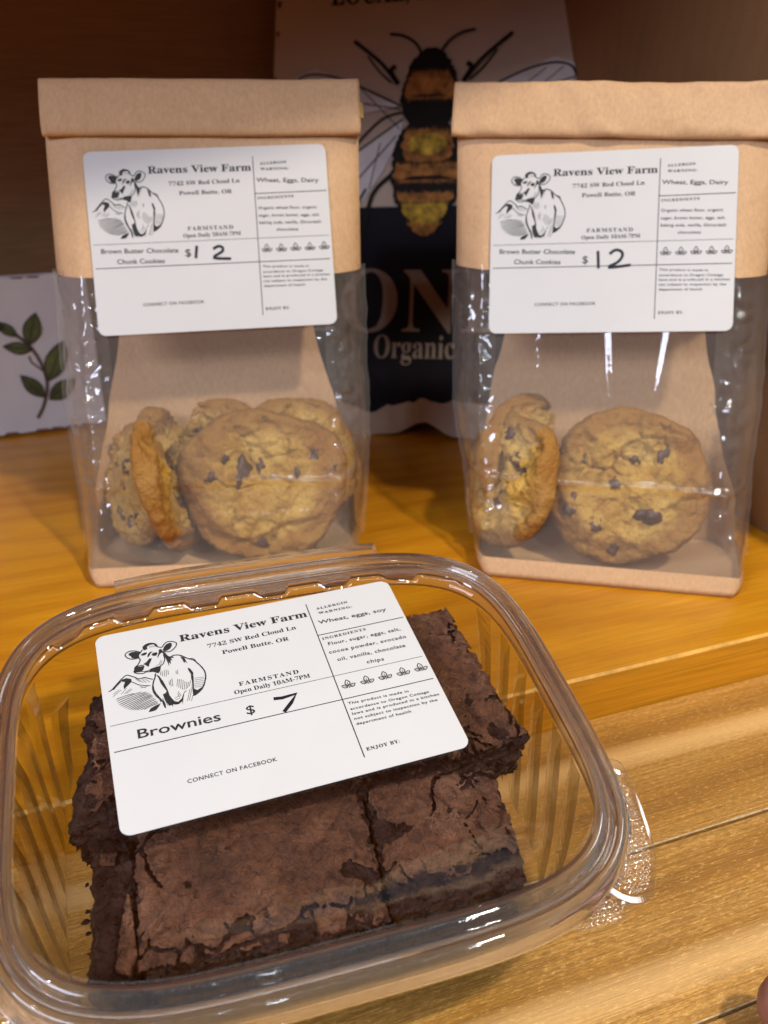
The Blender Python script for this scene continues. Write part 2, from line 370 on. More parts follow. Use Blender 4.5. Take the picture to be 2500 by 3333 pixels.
COW_LINES = [(0.22, [(-42.23, 27.76), (-41.33, 28.49), (-39.94, 28.65), (-38.62, 28.12), (-37.57, 27.38), (-37.39, 26.99)]), (0.22, [(-42.23, 27.76), (-42.12, 26.74), (-41.45, 25.72), (-40.4, 25.01), (-39.28, 24.91), (-38.36, 24.96)]), (0.22, [(-30.45, 27.62), (-29.7, 28.76), (-28.64, 29.47), (-27.25, 29.33), (-26.07, 28.54), (-25.82, 27.95), (-26.25, 26.72), (-27.38, 25.54), (-28.4, 25.0), (-29.55, 25.17), (-30.4, 25.69)]), (0.22, [(-36.51, 29.24), (-35.71, 30.02), (-34.6, 30.44), (-33.45, 30.3), (-32.38, 29.65), (-31.95, 28.57), (-31.89, 28.15), (-31.03, 27.69), (-30.34, 27.59)]), (0.12, [(-34.3, 29.26), (-34.19, 28.39)]), (0.12, [(-33.83, 29.29), (-33.77, 28.43)]), (0.12, [(-33.38, 29.16), (-33.27, 28.35)]), (0.12, [(-32.93, 29.03), (-32.85, 28.33)]), (0.22, [(-36.64, 28.27), (-37.48, 27.19), (-38.21, 26.07), (-38.16, 24.74), (-37.91, 24.01), (-38.26, 23.13), (-38.97, 22.04), (-39.99, 21.21)]), (0.2, [(-39.99, 21.21), (-38.58, 21.6), (-37.46, 21.43), (-37.13, 20.52)]), (0.22, [(-40.35, 19.87), (-40.27, 19.05), (-39.24, 18.33), (-37.71, 17.97), (-36.76, 18.32), (-34.78, 17.89)]), (0.17, [(-40.04, 19.14), (-38.26, 18.93), (-36.72, 18.63), (-35.54, 18.92)]), (0.2, [(-35.52, 19.07), (-33.88, 19.39), (-32.25, 19.55), (-31.21, 20.38), (-30.53, 21.82), (-30.44, 23.11), (-30.61, 24.32)]), (0.15, [(-32.62, 20.15), (-31.63, 22.14)]), (0.15, [(-32.21, 19.86), (-31.35, 21.73)]), (0.15, [(-33.57, 19.94), (-32.36, 20.4)]), (0.25, [(-30.77, 25.53), (-30.09, 24.66), (-29.4, 23.13), (-28.58, 22.39), (-27.79, 22.99), (-26.42, 22.81), (-25.34, 22.26), (-24.14, 21.07), (-23.13, 20.11), (-21.68, 19.02), (-20.79, 17.44), (-19.94, 15.72), (-19.28, 13.57), (-19.3, 11.33), (-19.79, 9.57), (-20.78, 7.35), (-21.97, 5.84), (-23.52, 4.76), (-24.46, 4.58)]), (0.17, [(-23.13, 20.11), (-22.21, 20.01), (-21.4, 19.27), (-21.24, 18.23)]), (0.25, [(-34.13, 16.89), (-34.48, 15.25), (-35.18, 13.57), (-35.7, 11.54), (-35.74, 9.69), (-35.15, 7.67), (-34.28, 6.04), (-34.12, 4.93)]), (0.17, [(-33.48, 6.25), (-32.92, 3.36)]), (0.17, [(-32.95, 6.09), (-32.33, 2.88)]), (0.17, [(-32.35, 5.61), (-31.91, 2.75)]), (0.17, [(-22.84, 11.44), (-19.85, 11.11)]), (0.17, [(-22.97, 10.68), (-19.81, 10.37)]), (0.17, [(-23.1, 9.93), (-19.93, 9.68)]), (0.17, [(-23.19, 9.17), (-20.21, 8.91)]), (0.17, [(-23.28, 8.41), (-20.62, 8.18)]), (0.17, [(-23.33, 7.74), (-21.21, 7.48)]), (0.17, [(-26.44, 2.9), (-24.83, 7.63)]), (0.17, [(-25.85, 3.02), (-24.29, 7.47)]), (0.17, [(-25.24, 2.68), (-24.43, 4.73)]), (0.17, [(-23.46, 11.31), (-24.29, 7.47)]), (0.17, [(-27.85, 12.63), (-28.56, 9.69)]), (0.17, [(-27.31, 12.46), (-28.1, 9.09)]), (0.17, [(-26.79, 12.15), (-27.63, 8.48)]), (0.17, [(-26.3, 11.68), (-27.14, 8.02)]), (0.17, [(-25.83, 11.07), (-26.63, 7.71)]), (0.17, [(-25.34, 10.61), (-26.07, 7.7)]), (0.17, [(-24.8, 10.44), (-25.53, 8.16)]), (0.17, [(-24.15, 10.88), (-24.89, 8.59)]), (0.17, [(-30.6, 12.5), (-30.62, 10.94)]), (0.17, [(-30.07, 12.98), (-30.29, 10.21)]), (0.17, [(-29.54, 13.45), (-29.75, 10.05)]), (0.17, [(-27.85, 16.14), (-27.94, 14.88)]), (0.17, [(-27.34, 16.47), (-27.53, 14.6)]), (0.17, [(-32.6, 17.24), (-32.61, 15.64)]), (0.17, [(-32.01, 17.38), (-32.12, 15.17)]), (0.17, [(-31.31, 17.49), (-31.6, 14.86)]), (0.17, [(-30.74, 17.48), (-30.99, 14.68)]), (0.17, [(-30.21, 17.17), (-30.28, 15.26)]), (0.17, [(-28.58, 7.53), (-27.91, 5.48)]), (0.17, [(-28.83, 6.68), (-28.32, 4.99)]), (0.17, [(-29.97, 5.19), (-28.55, 5.67)]), (0.17, [(-29.87, 4.4), (-28.48, 4.73)]), (0.17, [(-47.56, 12.04), (-45.66, 13.31)]), (0.17, [(-47.78, 11.05), (-45.02, 13.11)]), (0.17, [(-45.24, 11.34), (-43.46, 13.26)]), (0.17, [(-44.38, 11.23), (-42.19, 12.87)]), (0.17, [(-43.72, 11.19), (-41.8, 12.45)]), (0.17, [(-40.4, 16.39), (-39.05, 14.73)]), (0.17, [(-39.95, 16.42), (-38.23, 14.17)]), (0.17, [(-38.46, 15.81), (-37.38, 13.91)]), (0.17, [(-37.99, 15.98), (-36.26, 13.89)]), (0.17, [(-39.51, 13.0), (-37.67, 11.82)]), (0.17, [(-39.4, 12.19), (-37.16, 12.29)]), (0.22, [(-48.81, 13.49), (-47.78, 13.95), (-46.01, 15.89), (-44.5, 17.47), (-42.79, 18.69), (-41.34, 17.78), (-40.32, 17.0), (-39.54, 16.13), (-38.42, 16.11), (-37.51, 16.16), (-36.28, 15.31), (-35.14, 14.65)]), (0.17, [(-41.63, 15.51), (-40.63, 14.58), (-39.64, 13.66), (-37.97, 12.84), (-36.26, 12.33)]), (0.15, [(-46.96, 9.74), (-44.16, 10.36), (-41.38, 10.63)]), (0.15, [(-46.83, 8.95), (-43.0, 9.93), (-39.17, 10.58)]), (0.15, [(-46.6, 8.12), (-42.26, 9.33), (-37.9, 10.19)]), (0.15, [(-46.38, 7.31), (-41.96, 8.7), (-37.51, 9.77)]), (0.15, [(-45.91, 6.72), (-41.41, 8.23), (-36.89, 9.43)]), (0.15, [(-45.33, 6.1), (-41.0, 7.65), (-36.64, 8.89)]), (0.15, [(-44.75, 5.53), (-40.57, 7.18), (-36.36, 8.5)]), (0.15, [(-44.17, 5.0), (-40.19, 6.73), (-36.19, 8.14)]), (0.15, [(-43.58, 4.58), (-39.82, 6.27), (-36.04, 7.64)]), (0.15, [(-42.97, 4.27), (-39.34, 5.76), (-35.7, 6.93)]), (0.15, [(-42.24, 3.99), (-38.85, 5.36), (-35.45, 6.39)]), (0.15, [(-41.51, 3.77), (-38.36, 4.91), (-35.22, 5.72)]), (0.15, [(-40.46, 3.51), (-37.7, 4.52), (-34.97, 5.19)]), (0.15, [(-39.39, 3.39), (-37.17, 4.16), (-34.99, 4.59)])]

# ================================================================== setting: display niche and counter
NA = rad(20.5)
M_n = Matrix.Rotation(NA, 4, 'Z')

m_shelf = wood('varnished_pine', (0.43, 0.138, 0.004), (0.63, 0.26, 0.006), (0.72, 0.34, 0.016), rough=0.34, ring=17, grain=0.8, coat=0.22, bmp=0.14, ringmix=0.28, pits=38.0)
m_shelf_edge = plain('worn_pine_edge', (0.66, 0.35, 0.065), 0.45, 0.3, 160)
m_counter = wood('weathered_pine', (0.30, 0.130, 0.020), (0.50, 0.242, 0.038), (0.61, 0.325, 0.078), rough=0.42, ring=12, grain=1.0, coat=0.08, lines=4.0, bmp=0.5, ringmix=0.6, speck=0.75, pits=26.0)
m_count_edge = plain('bare_board_edge', (0.50, 0.36, 0.20), 0.5, 0.35, 400)
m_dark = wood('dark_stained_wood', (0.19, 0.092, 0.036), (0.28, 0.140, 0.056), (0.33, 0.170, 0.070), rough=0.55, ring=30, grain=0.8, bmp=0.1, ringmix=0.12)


def board(name, x0, x1, y0, y1, z0, z1, mat, matedge=None, ch=1.2, wob=0.0, kind='structure', top_front_only=False):
    """a plank along x with worn (chamfered) long upper edges"""
    xs = [x0 + (x1 - x0) * i / 90 for i in range(91)]
    mb = MB()
    rings = []
    for x in xs:
        c = ch * (0.65 + 0.7 * max(0, 0.5 + 0.5 * ns(x * 0.045, y0 * 0.1, 3)) + wob * abs(ns(x * 0.21, y0, 1)))
        cb = 0.05 if top_front_only else c
        rings.append([(x, y0, z0), (x, y0, z1 - c), (x, y0 + c * 0.9, z1), (x, y1 - cb, z1), (x, y1, z1 - cb), (x, y1, z0)])
    mb.loft(rings, True)
    n = 6
    mi = []
    for i, f in enumerate(mb.f):
        k = i % n if i < 90 * n else 0
        mi.append(1 if (matedge and i < 90 * n and (k == 1 or (k == 3 and not top_front_only))) else 0)
    me = [mat, matedge] if matedge else [mat]
    o = mesh(name, mb.v, mb.f, me, None, False, None, mi)
    o.matrix_world = M_n
    if kind: o['kind'] = kind
    return o


board('shelf', -520, 345, 229, 690, -32, 0, m_shelf, m_shelf_edge, 0.95, 0.7, top_front_only=True)
# counter boards (one setting mesh: boards lying side by side)
mbs = []
yy = [(167.8, 228.4), (113.6, 166.9), (48, 112.7), (-30, 47), (-110, -31), (-200, -111)]
cmb = MB(); cmi = []
for bi, (y0, y1) in enumerate(yy):
    n0 = len(cmb.f)
    rings = []
    off = bi * 0.0
    for i in range(121):
        x = -520 + 1000 * i / 120
        c = 0.25 + 0.35 * abs(ns(x * 0.06, bi * 7.3, 2)) + 0.2 * abs(ns(x * 0.4, bi * 3.1, 5))
        cb = 0.05 if bi == 0 else c
        z1 = -20.0 - 0.25 * (bi % 2)
        rings.append([(x, y0, -45), (x, y0, z1 - c), (x, y0 + c, z1), (x, y1 - cb, z1), (x, y1, z1 - cb), (x, y1, -45)])
    cmb.loft(rings, True)
    for i in range(len(cmb.f) - n0):
        cmi.append(1 if (i < 120 * 6 and i % 6 in (1, 3)) else 0)
o = mesh('counter', cmb.v, cmb.f, [m_counter, m_count_edge], None, False, None, cmi)
o.matrix_world = M_n
o['kind'] = 'structure'


def slab(name, x0, x1, y0, y1, z0, z1, mat, kind='structure'):
    mb = MB(); mb.box(x0, x1, y0, y1, z0, z1)
    o = mb.build(name, mat, None, False)
    o.matrix_world = M_n
    o['kind'] = kind
    return o


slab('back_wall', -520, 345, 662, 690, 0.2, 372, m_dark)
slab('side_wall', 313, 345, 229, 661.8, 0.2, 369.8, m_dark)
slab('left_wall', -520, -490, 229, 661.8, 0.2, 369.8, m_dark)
slab('upper_shelf', -520, 345, 229, 690, 372.2, 398, m_shelf)

# ================================================================== labels
m_label = plain('label_paper', (0.59, 0.585, 0.57), 0.45, 0.015, 40, 0.4)
m_ink = plain('grey_black_ink', (0.022, 0.022, 0.023), 0.6, 0.25, 900, 0.3)
m_marker = plain('black_marker', (0.012, 0.010, 0.02), 0.4, 0.3, 500, 0.4)


def serif(s):
    o = ''
    for c in s:
        if 'A' <= c <= 'Z': o += chr(0x1D400 + ord(c) - 65)
        elif 'a' <= c <= 'z': o += chr(0x1D41A + ord(c) - 97)
        elif '0' <= c <= '9': o += chr(0x1D7CE + ord(c) - 48)
        else: o += c
    return o


def text_geo(body, off=0.0, spacing=1.0):
    cu = bpy.data.curves.new('lettering', 'FONT')
    cu.body = body
    cu.offset = off
    cu.space_character = spacing
    cu.resolution_u = 3
    ob = bpy.data.objects.new('lettering', cu)
    COL.objects.link(ob)
    dg = bpy.context.evaluated_depsgraph_get()
    me = bpy.data.meshes.new_from_object(ob.evaluated_get(dg))
    vs = [v.co.copy() for v in me.vertices]
    fs = [tuple(p.vertices) for p in me.polygons]
    bpy.data.objects.remove(ob); bpy.data.curves.remove(cu); bpy.data.meshes.remove(me)
    return vs, fs


CAP = {}


def put_text(mb, body, style, x0, y0, x1, y1, cap, z=0.0, stretch=True):
    """lettering from (x0,y0) to (x1,y1) on the baseline, capitals `cap` high (mm)"""
    ser = style in 'Ss'
    off = {'S': 0.006, 's': 0.0, 'A': 0.010, 'a': 0.004}[style] + (0.004 if cap < 1.5 else 0.0)
    spc = 1.22 if body in ('ALLERGIN', 'WARNING:', 'INGREDIENTS', 'FARMSTAND', 'ENJOY BY:') else (1.12 if cap < 1.5 else 1.0)
    vs, fs = text_geo(serif(body) if ser else body, off, spc)
    if ser not in CAP:
        hv, _ = text_geo(serif('H') if ser else 'H')
        CAP[ser] = max(v.y for v in hv)
    lo = min(v.x for v in vs); hi = max(v.x for v in vs)
    sx = math.hypot(x1 - x0, y1 - y0) / (hi - lo)
    sy = cap / CAP[ser]
    a = math.atan2(y1 - y0, x1 - x0)
    ca, sa = math.cos(a), math.sin(a)
    out = []
    for v in vs:
        x = (v.x - lo) * sx; y = v.y * sy
        out.append((x0 + x * ca - y * sa, y0 + x * sa + y * ca, z))
    mb.add(out, fs)


def ribbon(mb, pts, w, z=0.0, taper=False):
    P = [Vector((p[0], p[1])) for p in pts]
    L_, R_ = [], []
    for i, p in enumerate(P):
        a = P[max(0, i - 1)]; b = P[min(len(P) - 1, i + 1)]
        t = (b - a)
        t = t.normalized() if t.length > 1e-9 else Vector((1, 0))
        n = Vector((-t.y, t.x))
        ww = w / 2
        if taper and i in (0, len(P) - 1): ww *= 0.45
        L_.append(p + n * ww); R_.append(p - n * ww)
    n0 = len(mb.v)
    for l, r in zip(L_, R_):
        mb.v.append((l.x, l.y, z)); mb.v.append((r.x, r.y, z))
    for i in range(len(P) - 1):
        mb.f.append((n0 + 2 * i, n0 + 2 * i + 1, n0 + 2 * i + 3, n0 + 2 * i + 2))


def smooth_line(pts, k=4):
    if len(pts) < 3: return pts
    out = []
    for i in range(len(pts) - 1):
        p0 = Vector(pts[max(0, i - 1)]); p1 = Vector(pts[i]); p2 = Vector(pts[i + 1]); p3 = Vector(pts[min(len(pts) - 1, i + 2)])
        for j in range(k):
            t = j / k
            out.append(0.5 * ((2 * p1) + (p2 - p0) * t + (2 * p0 - 5 * p1 + 4 * p2 - p3) * t * t + (3 * p1 - p0 - 3 * p2 + p3) * t ** 3))
    out.append(Vector(pts[-1]))
    return [tuple(p) for p in out]


def rounded_rect(w, h, r, n=6):
    out = []
    for cx, cy, a0 in ((w / 2 - r, h / 2 - r, 0), (-w / 2 + r, h / 2 - r, 90), (-w / 2 + r, -h / 2 + r, 180), (w / 2 - r, -h / 2 + r, 270)):
        for i in range(n + 1):
            a = rad(a0 + 90 * i / n)
            out.append((cx + r * math.cos(a), cy + r * math.sin(a)))
    return out


def leaf_shape(cx, cy, ang, ln, wd, n=8):
    """closed outline of a pointed leaf starting at (cx,cy)"""
    pts = []
    for i in range(n + 1):
        t = i / n; pts.append((t * ln, wd / 2 * math.sin(math.pi * t ** 0.9)))
    for i in range(n - 1, -1, -1):
        t = i / n; pts.append((t * ln, -wd / 2 * math.sin(math.pi * t ** 0.9)))
    c, s = math.cos(ang), math.sin(ang)
    return [(cx + x * c - y * s, cy + x * s + y * c) for x, y in pts]


def make_label(parent, M, texts, price):
    """paper sticker 101.6 x 76.2 mm with its print, in a plane z = 0"""
    rr = rounded_rect(101.6, 76.2, 3.2)
    mb = MB()
    n = len(rr)
    mb.add([(x, y, 0) for x, y in rr] + [(x, y, 0.22) for x, y in rr],
           [tuple(reversed(range(n))), tuple(range(n, 2 * n))] + [(i, (i + 1) % n, n + (i + 1) % n, n + i) for i in range(n)])
    lab = mb.build('label', m_label, parent, False, M)
    pr = MB()
    z = 0.32
    for t in TEXT_COMMON + texts:
        t = list(t)
        if t[2] > 15 and t[2] < 20.4: t[2] += 20.4 - t[2]     # clear of the upright rule
        put_text(pr, *t, z=z)
    for a, b, w in RULES: ribbon(pr, [a, b], w, z)
    for f in COW_FILLS:
        pr.add([(x, y, z) for x, y in f], [tuple(range(len(f)))])
    for w, l in COW_LINES: ribbon(pr, smooth_line(l), w * 1.6, z + 0.004, True)
    for cx, cy in LEAVES:
        by = cy - 1.3
        for ang, ln, wd in ((92, 2.5, 1.6), (28, 2.0, 1.15), (152, 2.0, 1.15)):
            st = (cx + math.cos(rad(ang)) * 0.5, by + (0.7 if ang > 80 and ang < 100 else 0.2))
            ribbon(pr, leaf_shape(st[0], st[1], rad(ang), ln, wd), 0.3, z + 0.006)
            ribbon(pr, [st, (st[0] + math.cos(rad(ang)) * ln * 0.55, st[1] + math.sin(rad(ang)) * ln * 0.55)], 0.2, z + 0.006)
        ribbon(pr, [(cx, by - 0.3), (cx, by + 0.9)], 0.24, z + 0.006)
    pr.build('print', m_ink, lab, False)
    hp = MB()
    for st in price:
        ribbon(hp, smooth_line(st) if len(st) > 5 else st, 1.2, z + 0.02)
    hp.build('handwritten_price', m_marker, lab, False)
    return lab


# ================================================================== bee sign (tin plate leaning at the back)
m_cream = plain('cream_enamel', (0.47, 0.38, 0.31), 0.55, 0.08, 14, 0.2)
m_rust = plain('rusty_chips', (0.12, 0.035, 0.018), 0.7, 0.4, 120)
m_navy = plain('navy_black_paint', (0.006, 0.006, 0.012), 0.6, 0.4, 20, 0.15)
m_black = plain('black_paint', (0.008, 0.006, 0.005), 0.6, 0.3, 60, 0.15)
m_amber = plain('amber_fur_paint', (0.30, 0.125, 0.028), 0.6, 0.7, 170, 0.2)
m_yellow = plain('yellow_fur_paint', (0.44, 0.28, 0.03), 0.6, 0.7, 170, 0.2)
m_wing = plain('pale_wing_paint', (0.54, 0.52, 0.54), 0.4, 0.12, 60)
m_letter = plain('faded_cream_letters', (0.23, 0.19, 0.175), 0.6, 0.12, 50, 0.2)

ux = Vector((0.974, -0.207, 0.040)); ux.normalize()
uz = Vector((0.045, 0.370, 0.928)); uz = (uz - ux * uz.dot(ux)).normalized()
uy = uz.cross(ux)
M_s = Matrix(((ux.x, uy.x, uz.x, 0.020), (ux.y, uy.y, uz.y, 0.528), (ux.z, uy.z, uz.z, 0.004), (0, 0, 0, 1)))
sign = thing('bee_sign', 'cream tin sign with a large bee and dark honey lettering, leaning behind the bags', 'sign', M_s)


def flat(mb, pts, y=-0.6, th=None):
    mb.add([(p[0], y, p[1]) for p in pts], [tuple(range(len(pts)))])


def outline_plate(pts, y0, y1):
    mb = MB(); n = len(pts)
    mb.add([(x, y0, z) for x, z in pts] + [(x, y1, z) for x, z in pts],
           [tuple(range(n)), tuple(reversed(range(n, 2 * n)))] + [(i, i + n, (i + 1) % n + n, (i + 1) % n) for i in range(n)])
    return mb


rr = rounded_rect(203, 306, 5)
pts = []
for x, z in rr:
    pts.append((x, z + 150))
# worn wavy lower edge
pts2 = []
for i in range(len(pts)):
    a = pts[i]; b = pts[(i + 1) % len(pts)]
    d = math.hypot(b[0] - a[0], b[1] - a[1])
    k = max(1, int(d / 6))
    for j in range(k):
        t = j / k
        x = a[0] + (b[0] - a[0]) * t; z = a[1] + (b[1] - a[1]) * t
        if z < 8 and abs(x) < 96:
            z += 2.0 * ns(x * 0.07, 3) + 9.0 * math.exp(-((x - 4) / 13) ** 2)
        pts2.append((x, z))
mb = outline_plate(pts2, 0, 1.2)
n_plain = len(mb.f)
random.seed(5)
for i in range(70):
    side = random.choice((-1, 1))
    z = random.uniform(20, 296)
    r = random.uniform(0.6, 2.6)
    cx = side * (101 - r * 0.9); cz = z
    poly = []
    for k in range(9):
        a = k * 2 * math.pi / 9
        q = r * random.uniform(0.5, 1.25)
        px = max(-101.2, min(101.2, cx + q * 0.9 * math.cos(a)))
        poly.append((px, cz + q * 1.6 * math.sin(a)))
    flat(mb, poly, -0.35 - i * 0.002)
mesh('plate', mb.v, mb.f, [m_cream, m_rust], sign, False, None, [0] * n_plain + [1] * (len(mb.f) - n_plain))
# navy lower block with a ragged lower edge
top = [(-101, 139), (101, 139)]
low = []
for i in range(60):
    x = 101 - 202 * i / 59
    low.append((x, 19 + 3.5 * ns(x * 0.11, 1) + 3 * ns(x * 0.4, 5) - 7 * math.exp(-((x + 30) / 14) ** 2)))
mb = MB(); flat(mb, top + low, -0.5); mb.build('dark_panel', m_navy, sign, False)
# lettering
mb = MB()
def sign_text(mb, body, x0, x1, z, cap, y, style='S'):
    t = MB(); put_text(t, body, style, x0, z, x1, z, cap)
    mb.add([(v[0], y, v[1]) for v in t.v], t.f)
sign_text(mb, 'LOCAL, PURE, RAW', -65, 65, 263.5, 13.5, -0.7)
mb.build('upper_lettering', m_black, sign, False)
mb = MB()
sign_text(mb, 'HONEY', -92, 92, 62, 38, -1.0, 's')
sign_text(mb, 'Organic', -29, 22, 45.5, 14, -1.0, 's')
mb.build('lower_lettering', m_letter, sign, False)


def ellipse(cx, cz, a, b, n=40, wob=0.0, seed=0):
    return [(cx + a * math.cos(t) * (1 + wob * ns(math.cos(t) * 3 + seed, math.sin(t) * 3)), cz + b * math.sin(t) * (1 + wob * ns(math.cos(t) * 3 + seed, math.sin(t) * 3 + 9))) for t in [2 * math.pi * k / n for k in range(n)]]


def fuzzy(mb, prof, y, seed=1):
    """band of fur: profile [(z, left, right)] with ragged sides"""
    random.seed(seed)
    prof = [(z, l * 0.86, r * 0.86) for z, l, r in prof]
    L_, R_ = [], []
    for i in range(len(prof) - 1):
        z0, l0, r0 = prof[i]; z1, l1, r1 = prof[i + 1]
        for k in range(6):
            t = k / 6
            j = random.uniform(-0.9, 0.9)
            L_.append((l0 + (l1 - l0) * t + j, z0 + (z1 - z0) * t)); R_.append((r0 + (r1 - r0) * t + random.uniform(-0.9, 0.9), z0 + (z1 - z0) * t))
    L_.append((prof[-1][1], prof[-1][0])); R_.append((prof[-1][2], prof[-1][0]))
    flat(mb, L_ + R_[::-1], y)


def fringe(mb, z, l, r, ln, y, seed, up=True):
    """row of short hairs along a fur band's edge"""
    rnd_ = random.Random(seed)
    l, r = l * 0.86, r * 0.86
    x = l
    while x < r:
        w_ = rnd_.uniform(0.5, 1.1)
        h = ln * rnd_.uniform(0.4, 1.2) * (1 if up else -1)
        lean_ = rnd_.uniform(-0.8, 0.8) + x * 0.04
        flat(mb, [(x - w_ * .6, z - h * .3), (x + w_ * .6, z - h * .3), (x + lean_, z + h)], y)
        x += w_ * 0.8


bee_wing = MB()
for sx in (-1, 1):
    flat(bee_wing, [(sx * x, z) for x, z in [(16, 192), (40, 176), (66, 158), (70, 148), (58, 140), (40, 143), (28, 160), (18, 180)]], -1.10)
    flat(bee_wing, [(sx * x, z) for x, z in [(18, 200), (52, 216), (74, 225), (86, 221), (88, 212), (70, 203), (44, 196)]], -1.12)
w = bee_wing.build('wings', m_wing, sign, False)
mb = MB()
for sx in (-1, 1):
    for l, wd in (([(18, 200), (52, 216), (72, 221.5), (84, 219.5), (88, 213)], 1.3), ([(18, 198), (50, 204), (88, 213)], 0.8), ([(50, 204), (70, 219)], 0.6), ([(66, 208), (80, 219)], 0.6),
                  ([(16, 192), (40, 176), (66, 158), (70, 148)], 1.2), ([(20, 182), (40, 160), (58, 140)], 0.9), ([(30, 178), (36, 150)], 0.6), ([(44, 172), (46, 143)], 0.6), ([(18, 186), (44, 212)], 0.6)):
        q = MB(); ribbon(q, smooth_line([(sx * a, b) for a, b in l]), wd); mb.add([(v[0], -1.3, v[1]) for v in q.v], q.f)
mb.build('wing_veins', m_black, sign, False)
body = MB()
fuzzy(body, [(234, -4, 4), (231, -9, 9), (226, -14, 14), (220, -17, 17), (214, -19, 19), (204, -22, 22), (196, -20, 20), (189, -15, 15), (182, -21, 21), (170, -25, 25), (158, -26, 26), (145, -24, 24), (134, -18, 18), (125, -9, 9), (119, -1, 1)], -1.6, 2)
for sx in (-1, 1):
    for l, wd in (([(5, 229), (10, 237), (18, 242), (26.5, 243.5)], 1.7), ([(20, 213), (30, 225), (38, 232), (49, 240.5)], 2.3), ([(24, 214), (32, 221), (40, 231)], 1.2), ([(20, 213), (25, 221), (22, 224)], 3.0),
                  ([(20, 160), (34, 146), (38, 120)], 2.6), ([(38, 150), (46, 134), (44, 118)], 1.6), ([(17, 196), (30, 192), (46, 176), (52, 160)], 1.4)):
        q = MB(); ribbon(q, smooth_line([(sx * a, b) for a, b in l]), wd); body.add([(v[0], -1.55, v[1]) for v in q.v], q.f)
bo = body.build('bee_body', m_black, sign, False)
for sd, y, prof in ((3, -2.0, [(219, -13, 13), (214, -17, 17), (207, -18.5, 18.5), (204, -17, 17), (206, -8, 8)]),
                    (5, -2.0, [(163.5, -22, 22), (159, -24.5, 24.5), (154, -23, 23), (157, -10, 10)]),
                    (6, -2.0, [(146, -20, 20), (143, -20, 20), (141, -16, 16)]),
                    (8, -2.0, [(128, -12, 12), (124, -8, 8), (120.5, -2, 2)]),
                    (4, -1.9, [(184, -16, 16), (176, -19, 19), (168, -17, 17), (165.5, -10, 10)])):
    mb = MB(); fuzzy(mb, prof, y, sd)
    fringe(mb, prof[0][0], prof[0][1], prof[0][2], 2.6, y - 0.02, sd)
    fringe(mb, prof[-2][0], prof[-2][1] * .9, prof[-2][2] * .9, 2.6, y - 0.03, sd + 50, False)
    mb.build('amber_band', m_amber, bo, False)
mb = MB(); flat(mb, ellipse(0, 176, 12, 6.5, 40, 0.3, 2), -2.3); mb.build('yellow_band', m_yellow, bo, False)
mb = MB(); fuzzy(mb, [(139.5, -17, 17), (134, -15, 15), (128.5, -10, 10)], -2.2, 7); fringe(mb, 139.5, -16, 16, 2.5, -2.22, 71); fringe(mb, 128.5, -10, 10, 2.5, -2.22, 72, False); mb.build('yellow_band', m_yellow, bo, False)

# ================================================================== white sign with a leafy sprig
m_white = plain('white_washed_wood', (0.62, 0.61, 0.62), 0.5, 0.06, 25)
m_stem = plain('brown_stem_paint', (0.10, 0.062, 0.05), 0.5, 0.2, 60)
m_leaf = plain('olive_leaf_paint', (0.085, 0.10, 0.028), 0.5, 0.55, 60)
m_vein = plain('dark_leaf_outline', (0.025, 0.022, 0.012), 0.5, 0.2, 60)
a = rad(22); l = rad(6)
ux = Vector((math.cos(a), math.sin(a), 0)); bk = Vector((-math.sin(a), math.cos(a), 0)); uz = Vector((0, 0, math.cos(l))) + bk * math.sin(l); uy = uz.cross(ux)
M_l = Matrix(((ux.x, uy.x, uz.x, -0.2411), (ux.y, uy.y, uz.y, 0.5264), (ux.z, uy.z, uz.z, 0.0012), (0, 0, 0, 1)))
ls = thing('leaf_sign', 'white wooden block sign painted with a green leafy sprig, at the left behind a bag', 'sign', M_l)
mb = MB()
rings = []
for x in [-150 + i * 215 / 60 for i in range(61)]:
    j = 0.5 * ns(x * 0.12, 4)
    rings.append([(x, 0, 0.6 + j), (x, -0.0, 95 + j), (x, 1.2, 96.2 + j), (x, 16, 96), (x, 16, 0), (x, 1.2, -0.2)])
mb.loft(rings, True)
n_plain = len(mb.f)
for x0 in range(-150, 64, 9):
    if ns(x0 * 0.3, 2) > -0.05:
        flat(mb, [(x0, 95.5), (x0 + 9, 95.5), (x0 + 7, 94.3 + ns(x0, 1)), (x0 + 2, 94.6)], -0.3)
    if ns(x0 * 0.3, 7) > -0.05:
        flat(mb, [(x0, 0.7), (x0 + 2, 2.0 + ns(x0, 3)), (x0 + 8, 1.7), (x0 + 9, 0.7)], -0.3)
mesh('board', mb.v, mb.f, [m_white, m_rust], ls, False, None, [0] * n_plain + [1] * (len(mb.f) - n_plain))
mb = MB()
q = MB(); ribbon(q, smooth_line([(24, 9), (29, 17), (33, 30), (31, 44), (25, 56), (14, 66), (0, 76), (-16, 84)]), 2.1)
ribbon(q, [(32, 38), (26, 44), (25, 48)], 1.2)
mb.add([(v[0], -0.4, v[1]) for v in q.v], q.f)
mb.build('stem', m_stem, ls, False)
for (x, z, ang, ln, wd) in [(26, 55, 70, 20, 10), (27, 52, 168, 16, 7), (34, 32, 62, 27, 12), (30, 22, 128, 19, 8.5), (33, 20, 34, 20, 10), (14, 66, 158, 20, 8), (20, 61, 140, 14, 6), (0, 76, 95, 18, 9)]:
    sh = leaf_shape(x, z, rad(ang), ln, wd, 10)
    mb = MB(); flat(mb, sh, -0.7)
    lf = mb.build('leaf', m_leaf, ls, False)
    mb = MB(); q = MB(); ribbon(q, sh, 0.8); ribbon(q, [(x, z), (x + math.cos(rad(ang)) * ln * .9, z + math.sin(rad(ang)) * ln * .9)], 0.6)
    mb.add([(v[0], -0.95, v[1]) for v in q.v], q.f)
    mb.build('vein', m_vein, lf, False)

